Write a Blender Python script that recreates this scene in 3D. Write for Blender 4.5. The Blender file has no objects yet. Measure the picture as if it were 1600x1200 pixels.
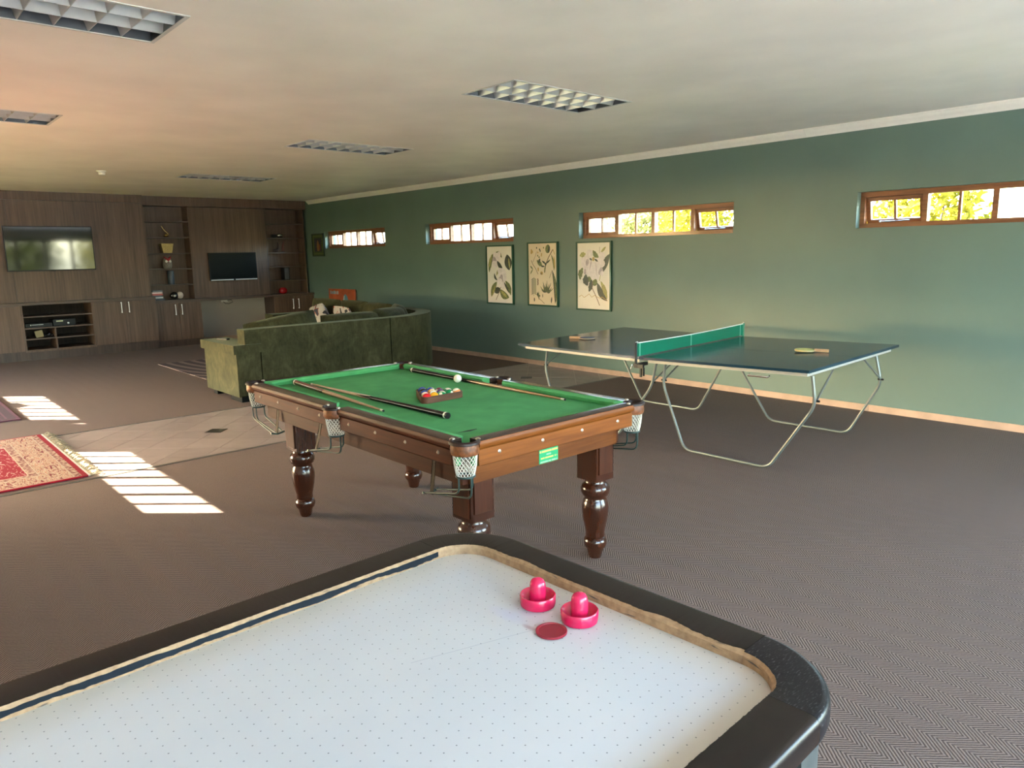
import bpy, bmesh, math, random
from mathutils import Vector, Matrix, noise
random.seed(7)
PI = math.pi
S = bpy.context.scene
COL = S.collection

# ------------------------------------------------------------------ camera, sky, sun, exposure
H = 2.737                      # ceiling height
YL = -8.78                     # left wall plane
XN = 16.6                      # wall behind the camera
cam = bpy.data.cameras.new('camera')
cam.sensor_width = 36.0
cam.lens = 25.8407
cam.clip_start = 0.02
camo = bpy.data.objects.new('camera', cam)
COL.objects.link(camo)
RT, UP, FW = [[0.667763, 0.744118, -0.019501], [-0.117076, 0.130862, 0.984464], [-0.735109, 0.655105, -0.174503]]
camo.matrix_world = Matrix(((RT[0], UP[0], -FW[0], (14.77666, -7.27641, 1.58364)[0]),
                            (RT[1], UP[1], -FW[1], (14.77666, -7.27641, 1.58364)[1]),
                            (RT[2], UP[2], -FW[2], (14.77666, -7.27641, 1.58364)[2]), (0, 0, 0, 1)))
S.camera = camo
S.view_settings.view_transform = 'Standard'
S.view_settings.look = 'None'
S.view_settings.gamma = 1.0
S.view_settings.use_curve_mapping = False
S.view_settings.exposure = 3.85
try:
    S.cycles.use_denoising = True
    S.cycles.max_bounces = 14
    S.cycles.diffuse_bounces = 8
    S.cycles.transparent_max_bounces = 16
    S.cycles.caustics_reflective = False
    S.cycles.caustics_refractive = False
except Exception:
    pass
SUN_ELEV = math.radians(25.0)
SUN_DIR = Vector((0.699, 0.715, 0.0)).normalized() * math.cos(SUN_ELEV) + Vector((0, 0, -math.sin(SUN_ELEV)))
W = bpy.data.worlds.new('sky')
S.world = W
W.use_nodes = True
wt = W.node_tree
wt.nodes.clear()
sky = wt.nodes.new('ShaderNodeTexSky')
sky.sky_type = 'NISHITA'
sky.sun_disc = False
sky.sun_elevation = SUN_ELEV
sky.sun_rotation = math.atan2(-SUN_DIR.x, -SUN_DIR.y)
sky.air_density = 1.0
sky.dust_density = 1.5
wb = wt.nodes.new('ShaderNodeBackground')
wb.inputs['Strength'].default_value = 0.5
wo = wt.nodes.new('ShaderNodeOutputWorld')
tint = wt.nodes.new('ShaderNodeMix')
tint.data_type = 'RGBA'
tint.blend_type = 'MULTIPLY'
tint.inputs[0].default_value = 1.0
tint.inputs[7].default_value = (1.0, 0.96, 0.91, 1)
wt.links.new(sky.outputs[0], tint.inputs[6])
wt.links.new(tint.outputs[2], wb.inputs[0])
wt.links.new(wb.outputs[0], wo.inputs[0])
sl = bpy.data.lights.new('sun', 'SUN')
sl.energy = 9.5
sl.angle = math.radians(0.25)
sl.color = (1.0, 0.9, 0.77)
so = bpy.data.objects.new('sun', sl)
COL.objects.link(so)
so.rotation_euler = SUN_DIR.to_track_quat('-Z', 'Y').to_euler()
so.location = (0, -20, 15)


def portal(x, y, z, sx, sy, direction):
    """A sampling portal in a wall opening: it gives off no light of its own."""
    l = bpy.data.lights.new('portal', 'AREA')
    l.shape = 'RECTANGLE'
    l.size, l.size_y = sx, sy
    l.cycles.is_portal = True
    o = bpy.data.objects.new('portal', l)
    COL.objects.link(o)
    o.location = (x, y, z)
    o.rotation_euler = Vector(direction).to_track_quat('-Z', 'Y').to_euler()


# ------------------------------------------------------------------ helpers
class MB:
    def __init__(s):
        s.bm = bmesh.new()
        s.cur = 0

    def _mark(s, faces):
        for f in faces:
            f.material_index = s.cur

    def hexa(s, p):
        v = [s.bm.verts.new(q) for q in p]
        fs = []
        for a in ((0, 3, 2, 1), (4, 5, 6, 7), (0, 1, 5, 4), (1, 2, 6, 5), (2, 3, 7, 6), (3, 0, 4, 7)):
            fs.append(s.bm.faces.new([v[i] for i in a]))
        s._mark(fs)
        return v

    def box(s, x0, x1, y0, y1, z0, z1, M=None):
        p = [Vector(q) for q in ((x0, y0, z0), (x1, y0, z0), (x1, y1, z0), (x0, y1, z0),
                                 (x0, y0, z1), (x1, y0, z1), (x1, y1, z1), (x0, y1, z1))]
        if M:
            p = [M @ q for q in p]
        return s.hexa(p)

    def prism(s, pts, z0, z1, M=None):
        n = len(pts)
        lo = [Vector((x, y, z0)) for x, y in pts]
        hi = [Vector((x, y, z1)) for x, y in pts]
        if M:
            lo = [M @ q for q in lo]
            hi = [M @ q for q in hi]
        a = [s.bm.verts.new(q) for q in lo]
        b = [s.bm.verts.new(q) for q in hi]
        fs = [s.bm.faces.new(a[::-1]), s.bm.faces.new(b)]
        for i in range(n):
            j = (i + 1) % n
            fs.append(s.bm.faces.new((a[i], a[j], b[j], b[i])))
        s._mark(fs)

    def rings(s, rings, closed=True, cap0=True, cap1=True, loop=False):
        """Skin a list of rings (each a list of points)."""
        R = [[s.bm.verts.new(q) for q in r] for r in rings]
        n = len(R[0])
        fs = []
        m = len(R)
        for i in range(m if loop else m - 1):
            A, B = R[i], R[(i + 1) % m]
            for k in range(n if closed else n - 1):
                l = (k + 1) % n
                fs.append(s.bm.faces.new((A[k], A[l], B[l], B[k])))
        if not loop and closed:
            if cap0 and n > 2:
                fs.append(s.bm.faces.new(R[0][::-1]))
            if cap1 and n > 2:
                fs.append(s.bm.faces.new(R[-1]))
        s._mark(fs)
        return R

    def lathe(s, prof, n=24, M=None, cap=True, a0=0.0, a1=2 * PI):
        """prof: (radius, z) pairs from bottom to top."""
        full = abs(a1 - a0 - 2 * PI) < 1e-6
        rs = []
        for r, z in prof:
            ring = []
            for k in range(n if full else n + 1):
                a = a0 + (a1 - a0) * k / n
                q = Vector((max(r, 1e-4) * math.cos(a), max(r, 1e-4) * math.sin(a), z))
                ring.append(M @ q if M else q)
            rs.append(ring)
        s.rings(rs, closed=full, cap0=cap, cap1=cap)

    def tube(s, pts, r, n=8, loop=False):
        P = [Vector(q) for q in pts]
        m = len(P)
        rad = r if isinstance(r, (list, tuple)) else [r] * m
        T = []
        for i in range(m):
            if loop:
                t = P[(i + 1) % m] - P[i - 1]
            else:
                t = (P[min(i + 1, m - 1)] - P[max(i - 1, 0)])
            T.append(t.normalized())
        u = T[0].orthogonal().normalized()
        rs = []
        for i in range(m):
            u = (u - T[i] * u.dot(T[i])).normalized()
            w = T[i].cross(u)
            rs.append([P[i] + (u * math.cos(2 * PI * k / n) + w * math.sin(2 * PI * k / n)) * rad[i] for k in range(n)])
        s.rings(rs, loop=loop)

    def sphere(s, c, r, n=16, sc=(1, 1, 1)):
        g = bmesh.ops.create_uvsphere(s.bm, u_segments=n, v_segments=max(6, n // 2), radius=r)
        for v in g['verts']:
            v.co = Vector((v.co.x * sc[0], v.co.y * sc[1], v.co.z * sc[2])) + Vector(c)
        fs = set(f for v in g['verts'] for f in v.link_faces)
        s._mark(fs)

    def poly(s, pts):
        f = s.bm.faces.new([s.bm.verts.new(q) for q in pts])
        s._mark([f])

    def build(s, name, mat, parent=None, loc=None, rot=None, smooth=None, bevel=0, seg=2, label=None, recalc=True):
        if bevel:
            bmesh.ops.bevel(s.bm, geom=[e for e in s.bm.edges if len(e.link_faces) == 2 and e.calc_face_angle(0) > 0.5], offset=bevel,
                            segments=seg, profile=0.5, affect='EDGES', clamp_overlap=True)
        if recalc:
            bmesh.ops.recalc_face_normals(s.bm, faces=s.bm.faces[:])
        me = bpy.data.meshes.new(name)
        s.bm.to_mesh(me)
        s.bm.free()
        for m in (mat if isinstance(mat, (list, tuple)) else [mat]):
            me.materials.append(m)
        if smooth:
            me.polygons.foreach_set('use_smooth', [True] * len(me.polygons))
            me.set_sharp_from_angle(angle=math.radians(smooth))
        o = bpy.data.objects.new(name, me)
        COL.objects.link(o)
        if parent:
            o.parent = parent
        if loc:
            o.location = loc
        if rot:
            o.rotation_euler = rot
        if label:
            o['label'] = label
        return o


def rbox(name, x0, x1, y0, y1, z0, z1, mat, parent=None, bevel=0.0, seg=2, label=None, M=None):
    b = MB()
    b.box(x0, x1, y0, y1, z0, z1, M)
    return b.build(name, mat, parent, bevel=bevel, seg=seg, smooth=35 if bevel else None, label=label)


def tag(o, label, cat, group=None, kind=None):
    o['label'] = label
    o['category'] = cat
    if group:
        o['group'] = group
    if kind:
        o['kind'] = kind
    return o


def thing(name, label, cat, loc=(0, 0, 0), rz=0.0, group=None):
    o = bpy.data.objects.new(name, None)
    o.empty_display_size = 0.1
    COL.objects.link(o)
    o.location = loc
    o.rotation_euler = (0, 0, rz)
    return tag(o, label, cat, group)


def struct(o):
    o['kind'] = 'structure'
    return o


def sempty(name, loc=(0, 0, 0)):
    o = bpy.data.objects.new(name, None)
    COL.objects.link(o)
    o.location = loc
    return struct(o)


def kids(o):
    return [c for c in COL.objects if c.parent == o]


def dup(o, loc, rz=None, label=None, parent=None):
    c = o.copy()
    COL.objects.link(c)
    c.location = loc
    if rz is not None:
        c.rotation_euler = (0, 0, rz)
    if label:
        c['label'] = label
    if parent:
        c.parent = parent
    for k in list(o.children):
        d = k.copy()
        COL.objects.link(d)
        d.parent = c
        for g in list(k.children):
            e = g.copy()
            COL.objects.link(e)
            e.parent = d
    return c


def arc(cx, cy, r, a0, a1, n):
    return [(cx + r * math.cos(math.radians(a0 + (a1 - a0) * i / n)), cy + r * math.sin(math.radians(a0 + (a1 - a0) * i / n))) for i in range(n + 1)]


def fillet(pts, r, n=6):
    """Round the inner corners of a 3-D polyline."""
    P = [Vector(q) for q in pts]
    out = [P[0]]
    for i in range(1, len(P) - 1):
        a, b, c = P[i - 1], P[i], P[i + 1]
        d0, d1 = (a - b), (c - b)
        k = min(r, d0.length * 0.45, d1.length * 0.45)
        p0, p1 = b + d0.normalized() * k, b + d1.normalized() * k
        for j in range(n + 1):
            t = j / n
            out.append((1 - t) ** 2 * p0 + 2 * t * (1 - t) * b + t * t * p1)
    out.append(P[-1])
    return out


# ------------------------------------------------------------------ materials
def new_mat(name):
    m = bpy.data.materials.new(name)
    m.use_nodes = True
    nt = m.node_tree
    return m, nt, nt.nodes['Principled BSDF']


def N(nt, typ, inp=None, **attrs):
    n = nt.nodes.new(typ)
    for k, v in attrs.items():
        setattr(n, k, v)
    for k, v in (inp or {}).items():
        s = n.inputs[k]
        if isinstance(v, bpy.types.NodeSocket):
            nt.links.new(v, s)
        else:
            s.default_value = v
    return n


def MATH(nt, op, a, b=None, c=None):
    n = nt.nodes.new('ShaderNodeMath')
    n.operation = op
    for i, v in enumerate((a, b, c)):
        if v is None:
            continue
        if isinstance(v, bpy.types.NodeSocket):
            nt.links.new(v, n.inputs[i])
        else:
            n.inputs[i].default_value = v
    return n.outputs[0]


def RAMP(nt, fac, stops, interp='LINEAR'):
    n = nt.nodes.new('ShaderNodeValToRGB')
    r = n.color_ramp
    r.interpolation = interp
    while len(r.elements) < len(stops):
        r.elements.new(0.5)
    for e, (p, c) in zip(r.elements, stops):
        e.position = p
        e.color = (c[0], c[1], c[2], 1)
    nt.links.new(fac, n.inputs[0])
    return n.outputs[0]


def MIX(nt, fac, a, b):
    n = nt.nodes.new('ShaderNodeMix')
    n.data_type = 'RGBA'
    for s, v in ((n.inputs[0], fac), (n.inputs[6], a), (n.inputs[7], b)):
        if isinstance(v, bpy.types.NodeSocket):
            nt.links.new(v, s)
        elif isinstance(v, (tuple, list)):
            s.default_value = (v[0], v[1], v[2], 1)
        else:
            s.default_value = v
    return n.outputs[2]


def BUMP(nt, bsdf, h, strength=0.3, dist=0.01):
    n = nt.nodes.new('ShaderNodeBump')
    n.inputs['Strength'].default_value = strength
    n.inputs['Distance'].default_value = dist
    nt.links.new(h, n.inputs['Height'])
    nt.links.new(n.outputs[0], bsdf.inputs['Normal'])


def OBJ(nt):
    return N(nt, 'ShaderNodeTexCoord').outputs['Object']


def POS(nt):
    return N(nt, 'ShaderNodeNewGeometry').outputs['Position']


def MAPV(nt, vec, scale=(1, 1, 1), loc=(0, 0, 0), rot=(0, 0, 0)):
    return N(nt, 'ShaderNodeMapping', {'Vector': vec, 'Scale': scale, 'Location': loc, 'Rotation': rot}).outputs[0]


def plain(name, col, rough=0.5, metal=0.0, spec=0.5, var=0.0, scale=30.0, bump=0.0, coat=0.0, sheen=0.0):
    m, nt, b = new_mat(name)
    b.inputs['Roughness'].default_value = rough
    b.inputs['Metallic'].default_value = metal
    b.inputs['Specular IOR Level'].default_value = spec
    b.inputs['Coat Weight'].default_value = coat
    b.inputs['Sheen Weight'].default_value = sheen
    n = N(nt, 'ShaderNodeTexNoise', {'Vector': POS(nt), 'Scale': scale, 'Detail': 4.0}).outputs[0]
    v = max(var, 0.02)
    c0 = [max(0, x * (1 - v)) for x in col]
    c1 = [min(1, x * (1 + v)) for x in col]
    nt.links.new(RAMP(nt, n, [(0.3, c0), (0.7, c1)]), b.inputs['Base Color'])
    if bump:
        BUMP(nt, b, n, bump, 0.004)
    return m


def woodmat(name, dark, light, stretch=(40, 40, 2.0), rough=0.45, coat=0.0, vec=None, spec=0.5, bump=0.08):
    m, nt, b = new_mat(name)
    v = MAPV(nt, POS(nt), stretch)
    n1 = N(nt, 'ShaderNodeTexNoise', {'Vector': v, 'Scale': 1.0, 'Detail': 6.0, 'Roughness': 0.65}).outputs[0]
    v2 = MAPV(nt, POS(nt), tuple(s * 0.22 for s in stretch))
    n2 = N(nt, 'ShaderNodeTexNoise', {'Vector': v2, 'Scale': 1.0, 'Detail': 2.0}).outputs[0]
    f = MATH(nt, 'ADD', MATH(nt, 'MULTIPLY', n1, 0.65), MATH(nt, 'MULTIPLY', n2, 0.35))
    mid = [(a + c) / 2 for a, c in zip(dark, light)]
    nt.links.new(RAMP(nt, f, [(0.33, dark), (0.5, mid), (0.66, light)]), b.inputs['Base Color'])
    b.inputs['Roughness'].default_value = rough
    b.inputs['Coat Weight'].default_value = coat
    b.inputs['Coat Roughness'].default_value = 0.12
    b.inputs['Specular IOR Level'].default_value = spec
    if bump:
        BUMP(nt, b, n1, bump, 0.002)
    return m


def m_carpet():
    m, nt, b = new_mat('herringbone_carpet')
    sx = N(nt, 'ShaderNodeSeparateXYZ', {'Vector': POS(nt)})
    wob = N(nt, 'ShaderNodeTexNoise', {'Vector': POS(nt), 'Scale': 60.0, 'Detail': 2.0}).outputs[0]
    x, y = sx.outputs[0], sx.outputs[1]
    tri = MATH(nt, 'PINGPONG', y, 0.072)
    ph = MATH(nt, 'ADD', x, tri)
    ph = MATH(nt, 'ADD', ph, MATH(nt, 'MULTIPLY', wob, 0.006))
    s = MATH(nt, 'SINE', MATH(nt, 'MULTIPLY', ph, 2 * PI / 0.0155))
    s01 = MATH(nt, 'MULTIPLY_ADD', s, 0.5, 0.5)
    fine = N(nt, 'ShaderNodeTexNoise', {'Vector': POS(nt), 'Scale': 320.0, 'Detail': 2.0}).outputs[0]
    f = MATH(nt, 'ADD', MATH(nt, 'MULTIPLY', s01, 0.62), MATH(nt, 'MULTIPLY', fine, 0.5))
    big = N(nt, 'ShaderNodeTexNoise', {'Vector': POS(nt), 'Scale': 1.1, 'Detail': 4.0}).outputs[0]
    c = RAMP(nt, f, [(0.22, (0.056, 0.0375, 0.030)), (0.85, (0.25, 0.181, 0.148))])
    c = MIX(nt, MATH(nt, 'MULTIPLY', RAMP(nt, big, [(0.4, (0, 0, 0)), (0.75, (1, 1, 1))]), 0.16), c, (0.12, 0.09, 0.075))
    nt.links.new(c, b.inputs['Base Color'])
    b.inputs['Roughness'].default_value = 0.95
    b.inputs['Specular IOR Level'].default_value = 0.15
    BUMP(nt, b, f, 0.5, 0.004)
    return m


def m_wall(name, col, rough=0.5):
    m, nt, b = new_mat(name)
    n1 = N(nt, 'ShaderNodeTexNoise', {'Vector': POS(nt), 'Scale': 1.3, 'Detail': 5.0}).outputs[0]
    n2 = N(nt, 'ShaderNodeTexNoise', {'Vector': POS(nt), 'Scale': 9.0, 'Detail': 5.0}).outputs[0]
    c0 = [x * 0.93 for x in col]
    c1 = [x * 1.07 for x in col]
    nt.links.new(RAMP(nt, n1, [(0.3, c0), (0.7, c1)]), b.inputs['Base Color'])
    b.inputs['Roughness'].default_value = rough
    b.inputs['Specular IOR Level'].default_value = 0.35
    BUMP(nt, b, n2, 0.06, 0.02)
    return m


def m_velvet():
    m, nt, b = new_mat('olive_velvet')
    n1 = N(nt, 'ShaderNodeTexNoise', {'Vector': POS(nt), 'Scale': 5.0, 'Detail': 6.0, 'Roughness': 0.7, 'Distortion': 0.6}).outputs[0]
    n2 = N(nt, 'ShaderNodeTexNoise', {'Vector': MAPV(nt, POS(nt), (30, 30, 7)), 'Scale': 1.0, 'Detail': 4.0, 'Distortion': 1.5}).outputs[0]
    f = MATH(nt, 'ADD', MATH(nt, 'MULTIPLY', n1, 0.7), MATH(nt, 'MULTIPLY', n2, 0.3))
    nt.links.new(RAMP(nt, f, [(0.36, (0.022, 0.022, 0.009)), (0.52, (0.046, 0.044, 0.018)), (0.66, (0.075, 0.070, 0.031))]), b.inputs['Base Color'])
    b.inputs['Roughness'].default_value = 0.8
    b.inputs['Sheen Weight'].default_value = 0.12
    b.inputs['Sheen Roughness'].default_value = 0.35
    b.inputs['Sheen Tint'].default_value = (0.72, 0.78, 0.5, 1)
    b.inputs['Specular IOR Level'].default_value = 0.2
    BUMP(nt, b, f, 0.15, 0.02)
    return m


def m_glass(name='window_glass', tint=(0.96, 0.98, 0.97)):
    m = bpy.data.materials.new(name)
    m.use_nodes = True
    nt = m.node_tree
    nt.nodes.clear()
    t = N(nt, 'ShaderNodeBsdfTransparent', {'Color': (*tint, 1)})
    g = N(nt, 'ShaderNodeBsdfGlossy', {'Color': (1, 1, 1, 1), 'Roughness': 0.02})
    fr = N(nt, 'ShaderNodeFresnel', {'IOR': 1.35})
    front = MATH(nt, 'SUBTRACT', 1.0, N(nt, 'ShaderNodeNewGeometry').outputs['Backfacing'])
    mx = N(nt, 'ShaderNodeMixShader', {0: MATH(nt, 'MULTIPLY', fr.outputs[0], front), 1: t.outputs[0], 2: g.outputs[0]})
    o = N(nt, 'ShaderNodeOutputMaterial')
    nt.links.new(mx.outputs[0], o.inputs[0])
    return m


def m_net(name, col, alpha):
    m = bpy.data.materials.new(name)
    m.use_nodes = True
    nt = m.node_tree
    nt.nodes.clear()
    t = N(nt, 'ShaderNodeBsdfTransparent')
    d = N(nt, 'ShaderNodeBsdfDiffuse', {'Color': (*col, 1)})
    tl = N(nt, 'ShaderNodeBsdfTranslucent', {'Color': (*col, 1)})
    a = N(nt, 'ShaderNodeMixShader', {0: 0.4, 1: d.outputs[0], 2: tl.outputs[0]})
    mx = N(nt, 'ShaderNodeMixShader', {0: alpha, 1: t.outputs[0], 2: a.outputs[0]})
    o = N(nt, 'ShaderNodeOutputMaterial')
    nt.links.new(mx.outputs[0], o.inputs[0])
    return m


def m_leaf(name, c0, c1):
    m = bpy.data.materials.new(name)
    m.use_nodes = True
    nt = m.node_tree
    nt.nodes.clear()
    n = N(nt, 'ShaderNodeTexNoise', {'Vector': POS(nt), 'Scale': 6.0, 'Detail': 3.0}).outputs[0]
    c = RAMP(nt, n, [(0.35, c0), (0.65, c1)])
    d = N(nt, 'ShaderNodeBsdfDiffuse', {'Color': c})
    t = N(nt, 'ShaderNodeBsdfTranslucent', {'Color': c})
    mx = N(nt, 'ShaderNodeMixShader', {0: 0.4, 1: d.outputs[0], 2: t.outputs[0]})
    o = N(nt, 'ShaderNodeOutputMaterial')
    nt.links.new(mx.outputs[0], o.inputs[0])
    return m


CARPET_M = m_carpet()
WALL_G = m_wall('sage_green_paint', (0.125, 0.185, 0.158), 0.42)
WALL_C = m_wall('cream_paint', (0.62, 0.55, 0.45), 0.6)
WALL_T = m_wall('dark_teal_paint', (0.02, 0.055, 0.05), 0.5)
WALL_B = m_wall('beige_paint', (0.40, 0.34, 0.28), 0.6)
CEIL_M = m_wall('ceiling_paint', (0.90, 0.84, 0.755), 0.55)
CORN_M = plain('cornice_white', (0.84, 0.79, 0.73), 0.5)
SKIRT_M = plain('terracotta_skirting', (0.46, 0.30, 0.21), 0.5, var=0.12, scale=6)
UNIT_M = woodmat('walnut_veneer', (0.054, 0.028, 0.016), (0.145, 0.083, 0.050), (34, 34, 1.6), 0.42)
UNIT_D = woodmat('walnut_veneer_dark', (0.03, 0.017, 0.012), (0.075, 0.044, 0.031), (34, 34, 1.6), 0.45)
UNIT_SHADE = woodmat('walnut_veneer_shade', (0.012, 0.008, 0.006), (0.03, 0.019, 0.014), (34, 34, 1.6), 0.6, spec=0.15)  # near-black copy of the veneer: shelf interior shade put into the colour
UNIT_H = woodmat('walnut_veneer_flat', (0.05, 0.029, 0.02), (0.12, 0.075, 0.052), (34, 1.6, 34), 0.4)
FRAME_W = woodmat('window_timber', (0.13, 0.045, 0.018), (0.34, 0.135, 0.05), (1.8, 30, 30), 0.4, coat=0.3)
GLASS = m_glass()
STEEL = plain('brushed_steel', (0.62, 0.62, 0.62), 0.3, 1.0)
CHROME = plain('chrome', (0.8, 0.8, 0.8), 0.12, 1.0)
BLACKP = plain('black_plastic', (0.007, 0.007, 0.008), 0.35, spec=0.25)
SCREEN = plain('tv_screen', (0.008, 0.012, 0.012), 0.05, spec=0.9)
SCREEN2 = plain('tv_screen_matt', (0.004, 0.006, 0.006), 0.3, spec=0.12)
VELVET = m_velvet()

# ------------------------------------------------------------------ the room
RW = [(1.04, 3.27), (4.53, 6.705), (8.0, 10.29), (11.615, 13.88)]     # windows in the right wall
LW = [(1.36, 3.60), (4.98, 7.20)]                                       # windows in the left wall
WZ0, WZ1 = 1.76, 2.095
LZ0, LZ1 = 1.765, 2.09
LOWZ0, LOWZ1 = 0.15, 1.1
LOWW = [(0.9, 3.62), (4.2, 7.4)]      # assumed low windows, unseen, added so sun bounce warms the ceiling
DOORS = [(-3.7, -0.2), (-8.5, -4.5)]  # second opening is unseen, added to let in more light
DOORZ = 2.45


def slot_wall(name, spans, y0, y1, mat, xa, xb, z0, z1):
    b = MB()
    b.box(xa, xb, y0, y1, -0.06, z0)
    b.box(xa, xb, y0, y1, z1, H + 0.12)
    e = [xa] + [v for s in spans for v in s] + [xb]
    for i in range(0, len(e), 2):
        b.box(e[i], e[i + 1], y0, y1, z0, z1)
    return struct(b.build(name, mat))


slot_wall('wall_right', RW, 0.0, 0.24, WALL_G, -0.32, XN + 0.24, WZ0, WZ1)
b = MB()
b.box(-0.32, XN + 0.24, YL - 0.12, YL, -0.06, LOWZ0)
b.box(-0.32, XN + 0.24, YL - 0.12, YL, LOWZ1, LZ0)
b.box(-0.32, XN + 0.24, YL - 0.12, YL, LZ1, H + 0.12)
for zz0, zz1, spans in ((LOWZ0, LOWZ1, LOWW), (LZ0, LZ1, LW)):
    e = [-0.32] + [v for q in spans for v in q] + [XN + 0.24]
    for i in range(0, len(e), 2):
        b.box(e[i], e[i + 1], YL - 0.12, YL, zz0, zz1)
struct(b.build('wall_left', WALL_C))
FX = -0.08
b = MB()
b.box(FX - 0.24, FX, YL, 0.0, -0.06, H + 0.12)
wf = struct(b.build('wall_far', WALL_B))
b = MB()
b.box(XN, XN + 0.24, YL, -8.5, -0.06, H + 0.12)
b.box(XN, XN + 0.24, -4.5, -3.7, -0.06, H + 0.12)
b.box(XN, XN + 0.24, -0.2, 0.0, -0.06, H + 0.12)
b.box(XN, XN + 0.24, -8.5, -4.5, DOORZ, H + 0.12)
b.box(XN, XN + 0.24, -3.7, -0.2, DOORZ, H + 0.12)
struct(b.build('wall_near', WALL_C))

LIGHTS = [(10.63, -3.14), (7.52, -3.07), (3.93, -3.02), (10.66, -6.505), (7.57, -6.45), (4.0, -6.5)]
LX, LY = 0.56, 1.23
holes = [(x - LX / 2, x + LX / 2, y - LY / 2, y + LY / 2) for x, y in LIGHTS]
xs = sorted(set([FX, XN] + [h[0] for h in holes] + [h[1] for h in holes]))
b = MB()
for i in range(len(xs) - 1):
    xa, xb = xs[i], xs[i + 1]
    cut = sorted((h[2], h[3]) for h in holes if h[0] < xb - 1e-6 and h[1] > xa + 1e-6)
    y = YL
    for c0, c1 in cut:
        b.box(xa, xb, y, c0, H, H + 0.14)
        y = c1
    b.box(xa, xb, y, 0.0, H, H + 0.14)
ceil = struct(b.build('ceiling', CEIL_M))

# floor: screed, two carpets, a strip of diagonal tiles between them
GROUT = plain('tile_grout', (0.58, 0.52, 0.47), 0.8)
floor = struct(rbox('floor', FX, XN, YL, 0.0, -0.07, -0.012, GROUT))
rbox('grout', 6.987, 8.748, YL, 0.0, -0.012, -0.0042, GROUT, floor)
TX0, TX1 = 6.985, 8.75
rbox('carpet', FX, TX0, YL, 0.0, -0.012, 0.0, CARPET_M, floor, label='herringbone carpet at the lounge end')
rbox('carpet', TX1 + 0.035, XN, YL, 0.0, -0.012, 0.0, CARPET_M, floor, label='herringbone carpet at the games end')


def m_tile():
    m, nt, b = new_mat('floor_tile')
    r = N(nt, 'ShaderNodeObjectInfo').outputs['Random']
    n = N(nt, 'ShaderNodeTexNoise', {'Vector': POS(nt), 'Scale': 7.0, 'Detail': 5.0}).outputs[0]
    f = MATH(nt, 'ADD', MATH(nt, 'MULTIPLY', r, 0.35), MATH(nt, 'MULTIPLY', n, 0.65))
    nt.links.new(RAMP(nt, f, [(0.25, (0.27, 0.21, 0.178)), (0.75, (0.36, 0.288, 0.25))]), b.inputs['Base Color'])
    b.inputs['Roughness'].default_value = 0.38
    BUMP(nt, b, n, 0.04, 0.01)
    return m


TILE_M = m_tile()
TILE_K = plain('inset_tile', (0.022, 0.021, 0.016), 0.35)
R2 = math.sqrt(0.5)
TP = 0.3137
INS = {(0, 0), (-9, 9)}


def clip(poly, ax, v, keep_less):
    out = []
    for i in range(len(poly)):
        a, c = poly[i], poly[(i + 1) % len(poly)]
        ia = (a[ax] <= v) == keep_less
        ic = (c[ax] <= v) == keep_less
        if ia:
            out.append(a)
        if ia != ic:
            t = (v - a[ax]) / (c[ax] - a[ax])
            out.append((a[0] + t * (c[0] - a[0]), a[1] + t * (c[1] - a[1])))
    return out


def add_tile(poly, mat, name='tile', gap=0.0):
    for ax, v, kl in ((0, TX0 + 0.004, False), (0, TX1 - 0.004, True), (1, YL + 0.003, False), (1, -0.003, True)):
        poly = clip(poly, ax, v, kl)
        if len(poly) < 3:
            return
    area = abs(sum(poly[i][0] * poly[(i + 1) % len(poly)][1] - poly[(i + 1) % len(poly)][0] * poly[i][1] for i in range(len(poly)))) / 2
    if area < 0.0006:
        return
    cx = sum(q[0] for q in poly) / len(poly)
    cy = sum(q[1] for q in poly) / len(poly)
    t = MB()
    t.prism([(q[0] - cx, q[1] - cy) for q in poly], -0.012, -0.002 + random.uniform(-0.0006, 0.0006))
    t.build(name, mat, floor, loc=(cx, cy, 0))


G = 0.0028
for i in range(-22, 26):
    for j in range(-26, 24):
        n0, n1 = 9.016 + i * TP + G, 9.016 + (i + 1) * TP - G
        m0, m1 = 2.128 + j * TP + G, 2.128 + (j + 1) * TP - G
        q = 0.078
        P = []
        for (n, m, ci, cj) in ((n0, m0, i, j), (n1, m0, i + 1, j), (n1, m1, i + 1, j + 1), (n0, m1, i, j + 1)):
            if (ci, cj) in INS:
                dn = q if n == n0 else -q
                dm = q if m == m0 else -q
                if (n == n0) == (m == m0):
                    P += [(n, m + dm), (n + dn, m + dm), (n + dn, m)]
                else:
                    P += [(n + dn, m), (n + dn, m + dm), (n, m + dm)]
            else:
                P.append((n, m))
        xy = [((n + m) * R2, (m - n) * R2) for n, m in P]
        if max(p[0] for p in xy) < TX0 or min(p[0] for p in xy) > TX1 or min(p[1] for p in xy) > 0 or max(p[1] for p in xy) < YL:
            continue
        add_tile(xy, TILE_M)
for i, j in INS:
    n, m, q = 9.016 + i * TP, 2.128 + j * TP, 0.075
    add_tile([((a + c) * R2, (c - a) * R2) for a, c in ((n - q, m - q), (n + q, m - q), (n + q, m + q), (n - q, m + q))], TILE_K, 'inset_tile')
STRIP_M = plain('threshold_metal', (0.10, 0.085, 0.07), 0.5, 0.3)
struct(rbox('trim_1', TX1, TX1 + 0.035, YL, 0.0, -0.012, 0.003, STRIP_M, bevel=0.002))
struct(rbox('trim_2', TX0 - 0.012, TX0 + 0.004, YL, 0.0, -0.012, 0.0025, STRIP_M))

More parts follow.
